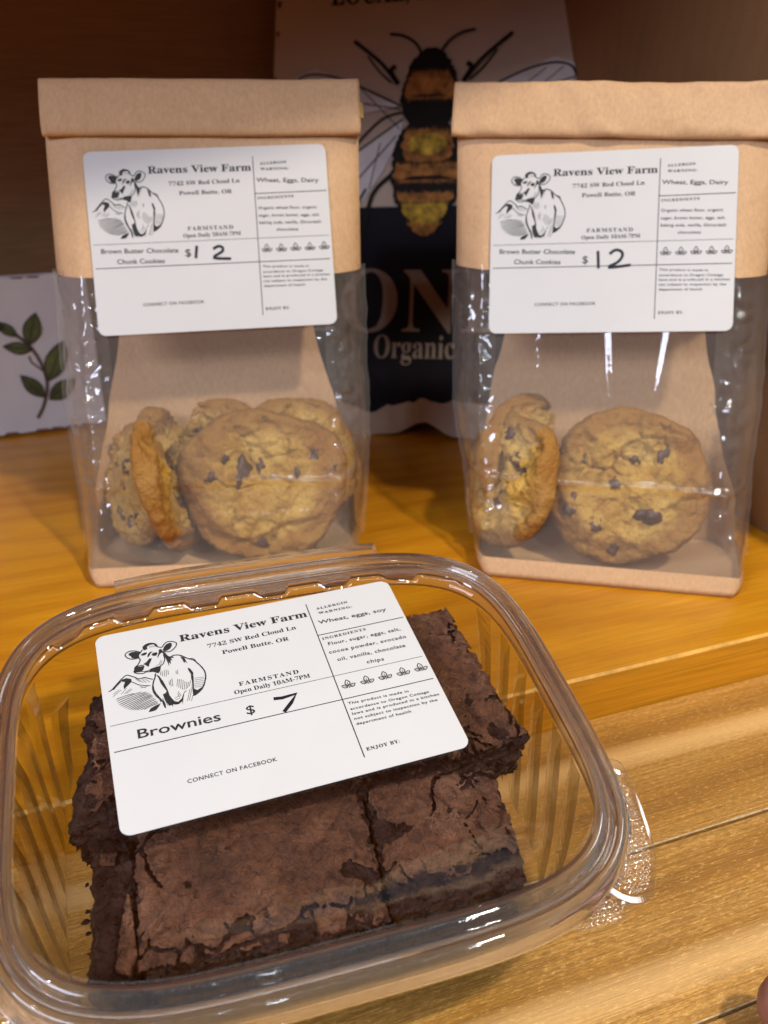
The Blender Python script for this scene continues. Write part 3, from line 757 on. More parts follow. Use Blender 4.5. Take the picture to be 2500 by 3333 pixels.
# ================================================================== cookies
def cookie_mat():
    m, nt, b, out = newmat('cookie_dough')
    v = coords(nt, (1, 1, 1))
    n1 = noise_tex(nt, v, 55, 4, 0.6)
    n2 = noise_tex(nt, v, 420, 5, 0.7)
    n3 = noise_tex(nt, v, 160, 4, 0.6)
    c = ramp(nt, n1, [(0.30, (0.42, 0.205, 0.030)), (0.5, (0.62, 0.365, 0.070)), (0.70, (0.72, 0.48, 0.135))])
    c = mixc(nt, ramp(nt, n3, [(0.55, (0, 0, 0)), (0.75, (0.6, 0.6, 0.6))]), c, (0.32, 0.125, 0.022))
    # browned rim: distance from the axis of the cookie
    t = N(nt, 'ShaderNodeTexCoord'); sp = N(nt, 'ShaderNodeSeparateXYZ')
    nt.links.new(t.outputs['Object'], sp.inputs[0])
    r2 = math_n(nt, 'SQRT', math_n(nt, 'ADD', math_n(nt, 'MULTIPLY', sp.outputs[0], sp.outputs[0]), math_n(nt, 'MULTIPLY', sp.outputs[1], sp.outputs[1])))
    rim = ramp(nt, math_n(nt, 'ADD', math_n(nt, 'MULTIPLY', r2, 28.0), math_n(nt, 'ADD', math_n(nt, 'MULTIPLY', n3, 0.30), math_n(nt, 'MULTIPLY', n1, 0.15))), [(0.82, (0, 0, 0)), (1.04, (0.7, 0.7, 0.7))])
    c = mixc(nt, rim, c, (0.29, 0.105, 0.018))
    ck = noise_tex(nt, v, 900, 3, 0.7)
    c = mixc(nt, ramp(nt, ck, [(0.30, (0.6, 0.6, 0.6)), (0.45, (0, 0, 0))]), c, (0.26, 0.10, 0.018))
    nt.links.new(c, b.inputs['Base Color'])
    b.inputs['Roughness'].default_value = 0.62
    b.inputs['Specular IOR Level'].default_value = 0.35
    h = math_n(nt, 'ADD', math_n(nt, 'MULTIPLY', n2, 0.5), n3)
    bump(nt, b, h, 1.0, 0.0028)
    return m


m_cookie = cookie_mat()
m_chip = plain('dark_chocolate', (0.085, 0.036, 0.022), 0.45, 0.6, 250)


def cookie_height(x, y, R, seed):
    wx = x + 2.5 * ns(x * .15 + seed, y * .15, 1); wy = y + 2.5 * ns(x * .15, y * .15 + seed, 2)
    d = mnoise.voronoi(Vector((wx * 0.10 + seed, wy * 0.10, seed * 1.7)))[0]
    crack = max(0.0, 1 - (d[1] - d[0]) / 0.13)
    r = math.hypot(x, y) / R
    mask = max(0.0, min(1.0, 0.45 + 1.6 * ns(x * 0.06 + seed, y * 0.06, 8)))
    a = 3.6 * fbm(x * 0.055 + seed, y * 0.055, 0.3, 2) + 1.3 * fbm(x * 0.2 + seed, y * 0.2, 5.0, 4) + 0.5 * fbm(x * 0.7 + seed, y * 0.7, 2.0, 3)
    # slumped folds
    ph = r * 8 + 3.0 * ns(x * 0.045, y * 0.045, seed) + 1.4 * math.sin(math.atan2(y, x) + seed)
    sn = math.sin(ph)
    ring = 3.5 * (1 - abs(sn) ** 0.6 * 2 * (0.5 if sn > 0 else 0.2))
    return a + ring * min(1, r * 3) * 1.0 - 3.4 * crack * mask


def make_cookie_mesh(R, T, seed):
    na, npf = 150, 64
    vs = [(0, 0, T * 0.62 + cookie_height(0, 0, R, seed))]
    prof = []
    for i in range(1, npf):
        ph = math.pi * i / npf      # 0 top .. pi bottom
        rr_ = math.sin(ph) ** 0.42
        zz = math.cos(ph)
        prof.append((rr_, zz))
    # uneven radial spacing: more rings across the flat faces
    prof = []
    for i in range(1, 40): prof.append((i / 40 * 0.90, 'top'))
    for i in range(0, 14): prof.append((90 - 180 * i / 13, 'rim'))
    for i in range(10, 0, -1): prof.append((i / 11 * 0.90, 'bot'))
    for rr_, kind in prof:
        for k in range(na):
            th = 2 * math.pi * k / na
            c, s = math.cos(th), math.sin(th)
            Rk = R * (1 + 0.11 * ns(c * 1.4 + seed, s * 1.4, 2) + 0.03 * ns(c * 5 + seed, s * 5, 4) + 0.014 * ns(c * 18 + seed, s * 18, 6))
            if kind == 'rim':
                a = rad(rr_)
                r_ = 0.90 + 0.10 * math.cos(a)
                z = T * (0.16 + 0.36 * math.sin(a)) if a > 0 else T * (0.16 + 0.30 * math.sin(a))
                x, y = c * Rk * r_, s * Rk * r_
                top = max(0, math.sin(a))
                z += top * cookie_height(x, y, R, seed) * 0.8 + 0.7 * fbm(x * .22 + seed, y * .22, z * .22, 3)
                q = 0.5 * fbm(x * .3 + seed, y * .3, z * .5, 3)
                x += c * q; y += s * q
            elif kind == 'top':
                x, y = c * Rk * rr_, s * Rk * rr_
                z = T * (0.52 + 0.10 * (1 - (rr_ / 0.9) ** 2)) + cookie_height(x, y, R, seed) * (0.8 + 0.2 * min(1, (0.9 - rr_) * 5))
            else:
                x, y = c * Rk * rr_, s * Rk * rr_
                z = -0.14 * T + 0.4 * fbm(x * .2 + seed, y * .2, 9, 3)
            vs.append((x, y, z))
    fs = [(0, 1 + k, 1 + (k + 1) % na) for k in range(na)]
    nr = len(prof)
    for i in range(nr - 1):
        for k in range(na):
            a = 1 + i * na + k; b = 1 + i * na + (k + 1) % na
            fs.append((a, a + na, b + na, b))
    vs.append((0, 0, -0.14 * T)); c0 = len(vs) - 1
    o = 1 + (nr - 1) * na
    for k in range(na): fs.append((c0, o + (k + 1) % na, o + k))
    return vs, fs


def chunk_geo(r, seed):
    bm = bmesh.new()
    bmesh.ops.create_icosphere(bm, subdivisions=3, radius=1)
    rnd = random.Random(seed)
    sx, sy, sz = rnd.uniform(.8, 1.5), rnd.uniform(.6, 1.0), 0.55
    vs = []
    for v in bm.verts:
        p = v.co
        k = 1 + 0.6 * ns(p.x * 1.3 + seed, p.y * 1.3, p.z * 1.3) + 0.18 * ns(p.x * 5 + seed, p.y * 5, p.z * 5)
        vs.append((p.x * sx * r * k, p.y * sy * r * k, p.z * sz * r * k))
    fs = [tuple(v.index for v in f.verts) for f in bm.faces]
    bm.free()
    return vs, fs


def make_cookie(M, R, T, seed, label, group, chunks=None, spin=0, stretch=1.0):
    """cookie standing on its edge; local z = its domed face"""
    t = thing('cookie', label, 'cookie', M, group)
    vs, fs = make_cookie_mesh(R, T, seed)
    vs = [(x * stretch, y, z) for x, y, z in vs]
    mesh('dough', vs, fs, m_cookie, t)
    rnd = random.Random(seed * 13 + 1)
    if chunks is None:
        chunks = [(rnd.uniform(0.15, 0.8), rnd.uniform(0, 360), rnd.uniform(2.2, 4.0)) for _ in range(8)]
    for i, (rr_, an, r) in enumerate(chunks):
        x, y = R * rr_ * math.cos(rad(an)), R * rr_ * math.sin(rad(an))
        z = T * (0.52 + 0.10 * (1 - (rr_ / 0.9) ** 2)) + cookie_height(x, y, R, seed) * 0.8
        cv, cf = chunk_geo(r * 1.15, seed + i * 3.7)
        Mr = Matrix.Translation((x * stretch * MM, y * MM, (z - 0.42 * r) * MM)) @ Matrix.Rotation(rnd.uniform(0, 6.28), 4, 'Z')
        mesh('chocolate_chunk', cv, cf, m_chip, t, True, Mr)
    return t


def facing(axis, up=(0, 0, 1), spin=0):
    z = Vector(axis).normalized()
    x = Vector(up).cross(z).normalized()
    y = z.cross(x)
    R = Matrix(((x.x, y.x, z.x, 0), (x.y, y.y, z.y, 0), (x.z, y.z, z.z, 0), (0, 0, 0, 1)))
    return R @ Matrix.Rotation(rad(spin), 4, 'Z')


# ================================================================== cookie bags
def paper(name, col):
    m, nt, b, out = newmat(name)
    v = coords(nt, (1, 1, 1))
    f1 = noise_tex(nt, coords(nt, (1, 1, 0.35)), 900, 4, 0.7)
    f2 = noise_tex(nt, v, 30, 3)
    c = ramp(nt, f1, [(0.3, tuple(x * .84 for x in col)), (0.7, tuple(min(1, x * 1.08) for x in col))])
    c = mixc(nt, ramp(nt, f2, [(0.4, (0, 0, 0)), (0.7, (0.3, 0.3, 0.3))]), c, tuple(x * .88 for x in col))
    nt.links.new(c, b.inputs['Base Color'])
    b.inputs['Roughness'].default_value = 0.6
    b.inputs['Specular IOR Level'].default_value = 0.3
    f3 = noise_tex(nt, v, 38, 3, 0.5, 1.2)
    bump(nt, b, math_n(nt, 'ADD', math_n(nt, 'MULTIPLY', f1, 0.12), f3), 0.35, 0.003)
    return m


m_kraft = paper('kraft_paper', (0.60, 0.375, 0.20))
m_film = clear('bag_film', 1.5, 1.5, 0.06, veil=0.115, veilc=(0.74, 0.68, 0.61), edge=0.75, bscale=70, bdist=0.0006)
m_tie = plain('yellow_tin_tie', (0.62, 0.40, 0.06), 0.4, 0.1, 60)


def lerp_tab(tab, z):
    if z <= tab[0][0]: return tab[0][1]
    for (z0, v0), (z1, v1) in zip(tab, tab[1:]):
        if z <= z1:
            t = (z - z0) / (z1 - z0)
            return v0 + (v1 - v0) * t
    return tab[-1][1]


def make_bag(P0, az, lean, tl, tr, camx, seed, label, group, lroll, texts, price, dent, zpaper, ztop, fold, streak):
    M = Matrix.Translation([c * MM for c in P0]) @ Matrix.Rotation(rad(az), 4, 'Z')
    root = thing('cookie_bag', label, 'bag', M, group)
    tn = math.tan(rad(lean))
    cl = math.cos(rad(lean)); sl = math.sin(rad(lean))

    def dep(z): return 5.0 + 50 * max(0.0, 1 - z / 178.0) ** 0.85

    def pt(s, z, side, film=True):
        d = dep(z)
        k = 1 + (d / 2 + z * tn) / 360.0 * 0 + (d / 2) / 375.0
        xl = (lerp_tab(tl, z) - camx) * k + camx
        xr = (lerp_tab(tr, z) - camx) * k + camx
        if z < 7:
            q = 3.5 * (1 - z / 7) ** 2
            xl += q; xr -= q
        hw = (xr - xl) / 2; xc = (xr + xl) / 2
        ss = max(-1.0, min(1.0, s))
        g = min(1.0, (1 - abs(ss)) / (0.19 - 0.13 * max(0.0, 1 - z / 34))) ** 0.6
        yf = z * tn
        y = yf + (1 - g) * d / 2 if side < 0 else yf + d - (1 - g) * d / 2
        x = xc + hw * s
        if film:
            e = math.exp(-((abs(ss) - 0.85) / 0.075) ** 2)
            w = min(1, max(0, (z - 10) / 20)) * min(1, max(0, (zpaper - z) / 14))
            vd = mnoise.voronoi(Vector((z * 0.13 + seed, ss * 7.5, seed + side)))[0]
            e2 = math.exp(-((abs(ss) - 0.84) / 0.11) ** 2)
            y += side * w * e2 * 2.4 * (min(1.0, vd[1] - vd[0]) ** 0.7 - 0.4) * (0.5 + abs(ns(z * 0.03, seed, ss * 2)) * 1.4)
            x += 0.9 * w * ns(z * 0.045 + seed * 2, 11 * (1 if ss > 0 else -1)) * abs(ss) ** 4 + 0.5 * w * ns(z * 0.16 + seed, 5 * (1 if ss > 0 else -1)) * abs(ss) ** 6
            y += side * 0.55 * (w * e * (3.0 * abs(ns(z * 0.085 + seed, ss * 7, seed * 2.0)) + 1.6 * ns(z * 0.21, ss * 16, seed + side)) + 0.9 * w * e * math.sin(ss * 60 + 2 * ns(z * .05, seed)) + 0.45 * w * ns(z * 0.02 + seed, ss * 3, 3 + side) * min(1, (1 - abs(ss)) * 8))
            if side < 0:
                y += -1.5 * math.exp(-((z - 41 - 1.5 * ns(ss * 2, seed)) / 1.3) ** 2) * min(1, (1 - abs(ss)) * 12)
                wz = min(1, max(0, (z - 62) / 25))
                y -= streak * wz * (math.exp(-((ss - 0.03 + (z - 110) * 0.0009) / 0.035) ** 2) + math.exp(-((ss - 0.42 - (z - 110) * 0.0022) / 0.045) ** 2) + 0.5 * math.exp(-((ss + 0.4) / 0.05) ** 2))
            x += 1.1 * e * w * ns(z * 0.2 + seed, 4 + ss)
        return (x, y, z)

    def sheet(name, mat, s0, s1, z0, z1, side, ns_, nz, off=0.0, film=True, wob=0.0, narrow=None):
        vs, fs = [], []
        for j in range(nz + 1):
            for i in range(ns_ + 1):
                s = s0 + (s1 - s0) * i / ns_
                z = z0 + (z1 - z0) * j / nz
                if narrow: s *= narrow(z)
                p = pt(s, z, side, film)
                vs.append((p[0], p[1] + off + wob * fbm(p[0] * .03 + seed, z * .03, 2), p[2]))
        for j in range(nz):
            for i in range(ns_):
                a_ = j * (ns_ + 1) + i
                fs.append((a_, a_ + 1, a_ + ns_ + 2, a_ + ns_ + 1) if side < 0 else (a_, a_ + ns_ + 1, a_ + ns_ + 2, a_ + 1))
        return mesh(name, vs, fs, mat, root)

    sheet('film_window', m_film, -1.03, 1.03, 6.5, zpaper + 2, -1, 200, 170)
    sheet('side_gusset', m_film, -1.0, -0.75, 3, zpaper + 1, 1, 26, 110)
    sheet('side_gusset', m_film, 0.75, 1.0, 3, zpaper + 1, 1, 26, 110)
    sheet('back_panel', m_kraft, -0.78, 0.78, 0.8, ztop * cl, 1, 40, 60, -0.5, False, 0.8, lambda z: (0.64 + 0.32 * max(0.0, min(1.0, (112 - z) / 85)) ** 1.3 + 0.02 * ns(z * .06, seed)) / 0.78)
    sheet('paper_front', m_kraft, -1.0, 1.0, zpaper, ztop * cl, -1, 80, 40, -0.25, False, 0.35)
    sheet('paper_back', m_kraft, -1.0, 1.0, zpaper, ztop * cl - 1, 1, 80, 40, 0.25, False, 0.5)
    # kraft foot: the floor of the bag and its low front and back strip
    mb = MB()
    rings = []
    for z in (0.4, 2.5, 5, 8.2):
        ring = [pt(-1 + 2 * i / 40, z, -1, False) for i in range(41)] + [pt(1 - 2 * i / 40, z, 1, False) for i in range(1, 40)]
        rings.append([(x, y - (0.3 if k < 41 else -0.3), zz) for k, (x, y, zz) in enumerate(ring)])
    mb.loft(rings, True, False)
    n = len(rings[0])
    mb.f.append(tuple(reversed(range(n))))
    mb.build('paper_foot', m_kraft, root, True)
    # rolled-down top
    mb = MB()
    xl, xr, h0, h1 = fold
    sec = []
    for i in range(28):
        a_ = 2 * math.pi * i / 28
        c, s = math.cos(a_), math.sin(a_)
        u = math.copysign(abs(s) ** 0.38, s) * (h1 - h0) / 2 + (h0 + h1) / 2
        w_ = math.copysign(abs(c) ** 0.8, c) * 2.8 - 2.0      # + behind, - in front
        sec.append((u, w_))
    rings = []
    for i in range(81):
        x = xl + (xr - xl) * i / 80
        r = []
        for u, w_ in sec:
            dd = 0.45 * (1 - min(1.0, abs(ns(x * 0.05 + seed, u * 0.02, 9)) / 0.06)) + dent * (1.0 * fbm(x * 0.035 + seed, u * 0.05, 1.5, 3) + 0.5 * ns(x * 0.11 + u * 0.09, seed, 3))
            uu = u + 0.5 * ns(x * 0.02, seed, 8)
            ww = w_ + dd
            r.append((x, uu * sl + ww * cl, uu * cl - ww * sl))
        rings.append(r)
    mb.loft(rings, True)
    ft = mb.build('rolled_top', m_kraft, root, True)
    mb = MB()
    for xe, sgn in ((xr, 1),):
        u = h0 + (h1 - h0) * 0.45
        for (a0, b0) in ((u - 3.2, u + 3.2),):
            q = [(xe + 0.0, a0, -2.2), (xe + 1.5, a0, -2.2), (xe + 1.5, b0, -2.2), (xe, b0, -2.2)]
            q2 = [(x, uu, -0.8) for x, uu, _ in q]
            mb.add([(x, uu * sl + w_ * cl, uu * cl - w_ * sl) for x, uu, w_ in q + q2], [(0, 1, 2, 3), (7, 6, 5, 4), (0, 4, 5, 1), (1, 5, 6, 2), (2, 6, 7, 3), (3, 7, 4, 0)])
    mb.build('tin_tie', m_tie, root, False)
    # sticker on the front, in the plane of the leaning face
    hc = 147.7
    Ml = Matrix.Translation((0, (hc * sl - 1.1 * cl) * MM, (hc * cl + 1.1 * sl) * MM)) @ Matrix.Rotation(rad(90 - lean), 4, 'X') @ Matrix.Rotation(rad(lroll), 4, 'Z')
    make_label(root, Ml, texts, price)
    return M


GB = 'paper bags of cookies on the shelf'
M_b0 = make_bag((-68.1, 343.6, 0.3), 5.85, 20.46, [(0, -55.8), (40, -58.8), (70, -62.2), (125, -64.3), (178, -66.4)], [(0, 60), (36, 63.6), (66, 64.6), (126, 64), (182, 64.4)],
                68, 1.3, 'cookie bag with an undented rolled top, standing beside the white leaf sign', GB, 1.67, TEXT_COOKIE + DOLLAR_LEFT, PRICE_LEFT, 0.5, 124.5, 209, (-67.3, 65.0, 190.5, 213.5), 0.25)
M_b1 = make_bag((86.7, 341.1, 0.3), -10.69, 21.24, [(0, -52), (35, -57.5), (65, -63.5), (125, -66.8), (178, -69)], [(0, 61), (43, 60.3), (72, 62), (129, 62.5), (180, 64)],
                -86.7, 4.9, 'cookie bag with a dented rolled top and one big round cookie filling its right half', GB, 3.18, TEXT_COOKIE + DOLLAR_RIGHT, PRICE_RIGHT, 1.5, 125.5, 209, (-71.0, 66.0, 190.5, 213.5), 0.95)

GC = 'chocolate chunk cookies in the bags'


def put_cookie(Mb, pos, axis, R, T, seed, label, chunks=None, spin=0, stretch=1.0):
    M = Mb @ Matrix.Translation((pos[0] * MM, (pos[1] + 4.5) * MM, (pos[2] + 0.5) * MM)) @ facing(axis, (0, 0, 1), spin)
    return make_cookie(M, R, T, seed, label, GC, chunks, 0, stretch)


put_cookie(M_b0, (16.5, 25.0, 33.6), (0.02, -1, 0.37), 35.0, 15, 3.1, 'big folded cookie at the front of the undented bag',
           [(0.62, 140, 2.6), (0.58, 165, 3.4), (0.30, 150, 4.2), (0.22, 95, 2.5), (0.42, 20, 3.2), (0.72, 30, 3.6), (0.72, 265, 3.2), (0.85, 12, 2.2)], 0, 1.08)
put_cookie(M_b0, (-29, 28, 35.0), (0.985, -0.10, 0.24), 33.0, 11, 7.7, 'cookie standing edge-on in the undented bag, showing its thick rim')
put_cookie(M_b0, (-40, 33, 31.5), (-0.84, -0.50, 0.22), 28.5, 9, 11.3, 'cookie leaning behind the edge-on cookie, its face turned to the far left')
put_cookie(M_b0, (-6, 54, 33.0), (-0.35, -1, 0.30), 31.0, 10, 15.9, 'half hidden cookie at the back of the undented bag, between two nearer cookies')
put_cookie(M_b0, (32, 45, 36.5), (0.10, -1, 0.33), 29.5, 10, 21.4, 'cookie with a dark chunk on its rim, peeping over the big folded one')
put_cookie(M_b1, (16.2, 25.5, 35.2), (0.0, -1, 0.38), 35.6, 15, 28.2, 'big round domed cookie at the front of the dented bag',
           [(0.70, 205, 4.0), (0.62, 150, 3.6), (0.58, 42, 4.2), (0.45, 315, 4.4), (0.60, 235, 4.6), (0.15, 170, 3.0), (0.75, 262, 3.4), (0.35, 80, 1.8)])
put_cookie(M_b1, (-32.5, 27.5, 33.5), (-0.95, -0.62, 0.38), 31.5, 14, 33.8, 'tilted cookie leaning left beside the big round one in the dented bag')
put_cookie(M_b1, (-30, 47, 36.0), (0.75, -0.6, 0.25), 31.0, 9, 39.6, 'cookie at the back of the dented bag, only its curved top edge showing')

# ================================================================== brownie box
m_pet = clear('clear_plastic', 1.6, 1.45, 0.045, edge=0.40, bscale=38, bdist=0.0005)
m_pet_rim = glassy('clear_plastic_rim', 0.30)
m_pet_rib = glassy('clear_plastic_rib', 0.55, 1.35, 0.02, 0.0)
m_pet_tab = clear('embossed_plastic', 1.6, 2.4, 0.10, edge=0.6, tint=(0.93, 0.93, 0.92))

Rb = Matrix(((0.94242, -0.33021, 0.05302), (0.33355, 0.91641, -0.22124), (0.02447, 0.22619, 0.97378)))
Rb = Rb @ Matrix.Rotation(rad(-3.1), 3, 'Z')
tb = Vector((-30.97, 206.33, 42.77))
rl = Matrix.Rotation(rad(3.1), 3, 'Z') @ Vector((-2.3, 17.0, 0.0))     # label centre in box axes
org = tb - Rb @ rl
M_x = Matrix.Translation(org * MM) @ Rb.to_4x4()
boxr = thing('bakery_box', 'clear hinged plastic box of brownies tipped against the shelf edge', 'box', M_x)


def se(th, a, b, n):
    c, s = math.cos(th), math.sin(th)
    r = (abs(c / a) ** n + abs(s / b) ** n) ** (-1 / n)
    return r * c, r * s


NT = 240


def se_ring(a, b, n, z, mod=None):
    out = []
    for k in range(NT):
        th = 2 * math.pi * k / NT
        x, y = se(th, a, b, n)
        zz = z
        if mod:
            x, y, zz = mod(th, x, y, zz)
        out.append((x, y, zz))
    return out


def lug(th, x, y, z):
    """stacking lugs moulded along the rear and front inner edge of the lid"""
    if abs(x) < 62 and y > 0:
        p = math.sin(x * 2 * math.pi / 21.0 + 0.6)
        k = max(0.0, min(1.0, (p - 0.1) * 5))
        y -= math.copysign(2.8 * k, y)
    return x, y, z


lid = MB()
rings = [se_ring(20, 15, 2.5, 0.0), se_ring(45, 34, 3.2, 0.05), se_ring(64, 49, 4.2, 0.0), se_ring(69.5, 55.0, 4.4, -0.1, lug), se_ring(71.0, 56.6, 4.4, 0.1, lug), se_ring(71.8, 57.4, 4.4, 1.3, lug)]
lid.loft(rings[::-1], True, False)
lid.f.append(tuple(len(lid.v) - NT + k for k in range(NT)))
lido = lid.build('lid', m_pet, boxr, True)


def thick_ring(name, prof, th, parent):
    """closed moulded rim: outer skin and inner skin"""
    rings = [se_ring(a_, b_, n_, z_, m_) for a_, b_, n_, z_, m_ in prof] + [se_ring(a_ - 0.15, b_ - 0.15, n_, z_ - th, m_) for a_, b_, n_, z_, m_ in prof[::-1]]
    mb = MB()
    mb.loft(rings + [rings[0]], True, False)
    return mb.build(name, m_pet_rim, parent, True)


prof = [(71.9, 57.5, 4.4, 1.2, lug)]
def rim_n(a_): return 4.4 + (3.77 - 4.4) * (a_ - 71.8) / (80.4 - 71.8)
for i in range(1, 10):          # inner bead
    t = i / 9
    prof.append((72.0 + 3.4 * t, 57.7 + 4.4 * t, rim_n(72.0 + 3.4 * t), 1.1 + 1.1 * math.sin(math.pi * min(1, t * 1.05)) ** 0.8 - 1.3 * t, None))
for i in range(0, 17):          # outer rolled bead
    t = i / 16
    prof.append((75.8 + 4.4 * t, 62.7 + 6.5 * t, rim_n(75.8 + 4.4 * t), -0.3 + 2.6 * math.sin(math.pi * (0.04 + 0.96 * t)) ** 0.75 - 2.0 * t ** 6, None))
prof += [(80.35, 69.0, 3.77, -2.8, None), (81.3, 69.4, 3.77, -3.0, None)]
thick_ring('rim', prof, 0.9, lido)


def rib(th, x, y, z):
    """slanting press ribs on the left and right walls"""
    t = (z + 44) / 36.0
    if 0 < t < 1 and abs(y) < 46:
        q = (abs(y - (-4)) if False else y) / 12.0 + (1 - t) * 1.15 * (1 if x < 0 else -1) * -1
        tri = abs((q % 1.0) - 0.5) * 2
        k = max(0.0, min(1.0, (tri - 0.35) * 8))
        w = min(1, t * 8, (1 - t) * 8) * min(1, (44 - abs(y)) / 5)
        if abs(x) > 45:
            x -= math.copysign(0.0 * k * w, x)
    return x, y, z


NT = 480
tub = MB()
rings = []
for i in range(0, 49):
    t = i / 48
    rings.append(se_ring(74.0 - 7.5 * t, 60.8 - 9.5 * t, 4.3, -6.5 - 37.5 * t, rib))
rings += [se_ring(65.6, 50.0, 4.2, -46.2), se_ring(63.8, 48.4, 4.0, -47.6), se_ring(61, 46, 4.0, -48.0), se_ring(52, 38, 4.0, -47.4), se_ring(30, 22, 3.0, -47.3), se_ring(3, 2, 2.0, -47.3)]
tub.loft(rings, True, False)
tub.f.append(tuple(len(tub.v) - NT + k for k in reversed(range(NT))))
tubo = tub.build('tub', m_pet, boxr, True)
NT = 240
rib_n = 0
for sx in (-1, 1):
    for k in range(-2, 5):
        rings = []
        for i in range(15):
            t = i / 14
            yc = k * 12.5 - 24 * t + 3
            sec = []
            for dy, din in ((-3.1, 0.0), (-2.2, 1.3), (2.2, 1.3), (3.1, 0.0)):
                y = yc + dy
                aa, bb = 74.0 - 7.5 * t - 0.5, 60.8 - 9.5 * t
                x = aa * max(0.0, 1 - min(1.0, abs(y) / bb) ** 4.3) ** (1 / 4.3)
                sec.append((sx * (x - din * min(1, t * 8, (1 - t) * 8)), y, -8.5 - 35.5 * t))
            for dy in (3.1, -3.1):
                y = yc + dy
                x = aa * max(0.0, 1 - min(1.0, abs(y) / bb) ** 4.3) ** (1 / 4.3)
                sec.append((sx * (x + 0.25), y, -8.5 - 35.5 * t))
            if abs(yc) < 46: rings.append(sec)
        if len(rings) > 6:
            rb = MB(); rb.loft(rings, True)
            rb.build('pressed_rib', m_pet_rib, tubo, False)
thick_ring('rim', [(73.9, 60.7, 4.3, -6.6, None), (75.2, 61.8, 4.2, -4.8, None), (76.4, 63.2, 4.1, -4.3, None), (78, 65.2, 3.9, -4.2, None), (80.2, 67.4, 3.8, -4.4, None), (81.2, 68.2, 3.77, -4.6, None), (82.0, 68.8, 3.77, -4.4, None)], 0.7, tubo)
# rear hinge
mb = MB()
rings = []
for x in [-44 + i * 85.5 / 40 for i in range(41)]:
    y0 = se(math.atan2(69, x), 80.4, 69.9, 3.77)[1]
    rings.append([(x, y0 - 0.4, -1.5), (x, y0 + 0.6, 0.6), (x, y0 + 1.7, 1.1), (x, y0 + 2.6, 0.3), (x, y0 + 3.3, 1.0), (x, y0 + 4.4, 0.4), (x, y0 + 4.6, -1.2), (x, y0 + 2.5, -2.4)])
mb.loft(rings, True, True)
mb.build('hinge', m_pet_rim, boxr, False)


def tab(name, outline, dots_poly, z, step, mirror=False, tilt=0.0):
    sx = -1 if mirror else 1
    pts_ = [(sx * x, y) for x, y in outline]
    cx = sum(p[0] for p in pts_) / len(pts_); cy = sum(p[1] for p in pts_) / len(pts_)
    sm = smooth_line(pts_, 5)
    mb = MB()
    rings = []
    for k, dz in ((1.0, -0.7), (1.0, 0.0), (0.97, 0.3), (0.86, 0.3), (0.82, -0.1), (0.80, -0.25)):
        rings.append([(cx + (x - cx) * k, cy + (y - cy) * k, z + dz + tilt * ((x - cx) * 0.5 * sx - (y - cy))) for x, y in sm])
    mb.loft(rings, True, False)
    n = len(sm)
    ntop = len(mb.f)
    # embossed grip dots: a sheet pressed into small round bumps
    dp = [(cx + (x - cx) * 0.81, cy + (y - cy) * 0.81) for x, y in sm]

    def inside(x, y):
        c = False
        j = len(dp) - 1
        for i in range(len(dp)):
            xi, yi = dp[i]; xj, yj = dp[j]
            if ((yi > y) != (yj > y)) and (x < (xj - xi) * (y - yi) / (yj - yi) + xi): c = not c
            j = i
        return c
    x0 = min(p[0] for p in dp); x1 = max(p[0] for p in dp); y0 = min(p[1] for p in dp); y1 = max(p[1] for p in dp)
    g = step / 7.0
    cv = {}
    vs, fs = [], []
    nx, ny = int((x1 - x0) / g) + 1, int((y1 - y0) / g) + 1
    for ix in range(nx + 1):
        for iy in range(ny + 1):
            x, y = x0 + ix * g, y0 + iy * g
            if not inside(x, y): continue
            row = round((y - y0) / (step * 0.9))
            xx = (x - x0) / step + (0.5 if row % 2 else 0)
            dx = (xx - round(xx)) * step; dy = (y - y0) - row * step * 0.9
            rr_ = math.hypot(dx, dy) / (step * 0.42)
            hgt = 0.32 * max(0.0, 1 - rr_ * rr_) + 0.10 * ns(x * 1.1, y * 1.1, 3)
            cv[(ix, iy)] = len(vs)
            vs.append((x, y, z - 0.25 + hgt + tilt * ((x - cx) * 0.5 * sx - (y - cy))))
    for ix in range(nx):
        for iy in range(ny):
            ks = [(ix, iy), (ix + 1, iy), (ix + 1, iy + 1), (ix, iy + 1)]
            if all(k in cv for k in ks): fs.append(tuple(cv[k] for k in ks))
    mb.add(vs, fs)
    o = mb.build(name, m_pet_tab, boxr, False)
    o.data.polygons.foreach_set('use_smooth', [i >= ntop for i in range(len(o.data.polygons))])


LT = [(77.5, -27.0), (81.7, -29.6), (81.3, -39.6), (80.6, -44.7), (79.3, -51.1), (77.6, -56.0), (75.1, -60.5), (72.8, -63.4), (69.9, -65.0), (66.8, -64.9), (64.0, -63.4), (61.5, -61.0), (58.5, -60.5), (62, -58.0), (70, -50), (75, -40)]
LD = [(78.4, -41.2), (78.4, -46.5), (77.2, -52.8), (74.4, -58.3), (70.6, -62.2), (66.9, -62.2), (62.2, -59.6), (66.2, -55.6), (70.4, -51.5), (75.2, -46.0)]
BT = [(46.7, -65.0), (50.6, -66.2), (55.7, -67.0), (61.4, -67.0), (64.9, -66.0), (67.4, -63.8), (66, -61), (58, -60.0), (50, -61.5), (45, -63.5)]
BD = [(50.8, -63.6), (53.4, -65.3), (57.2, -65.9), (62.8, -65.5), (65.6, -63.5), (62, -61.4), (55, -62.0)]
tab('lid_tab', LT, LD, -1.7, 1.45, False, -0.10)
tab('tub_tab', BT, BD, -4.6, 1.6, False, -0.10)
tab('tub_tab', [(x - 0, y) for x, y in LT], LD, -4.6, 1.5, True, 0.0)

Ml = Matrix.Translation((rl.x * MM, rl.y * MM, 0.35 * MM)) @ Matrix.Rotation(rad(3.1), 4, 'Z') @ Matrix.Scale(0.9, 4)
make_label(boxr, Ml, TEXT_BROWNIE, PRICE_BROWNIE)

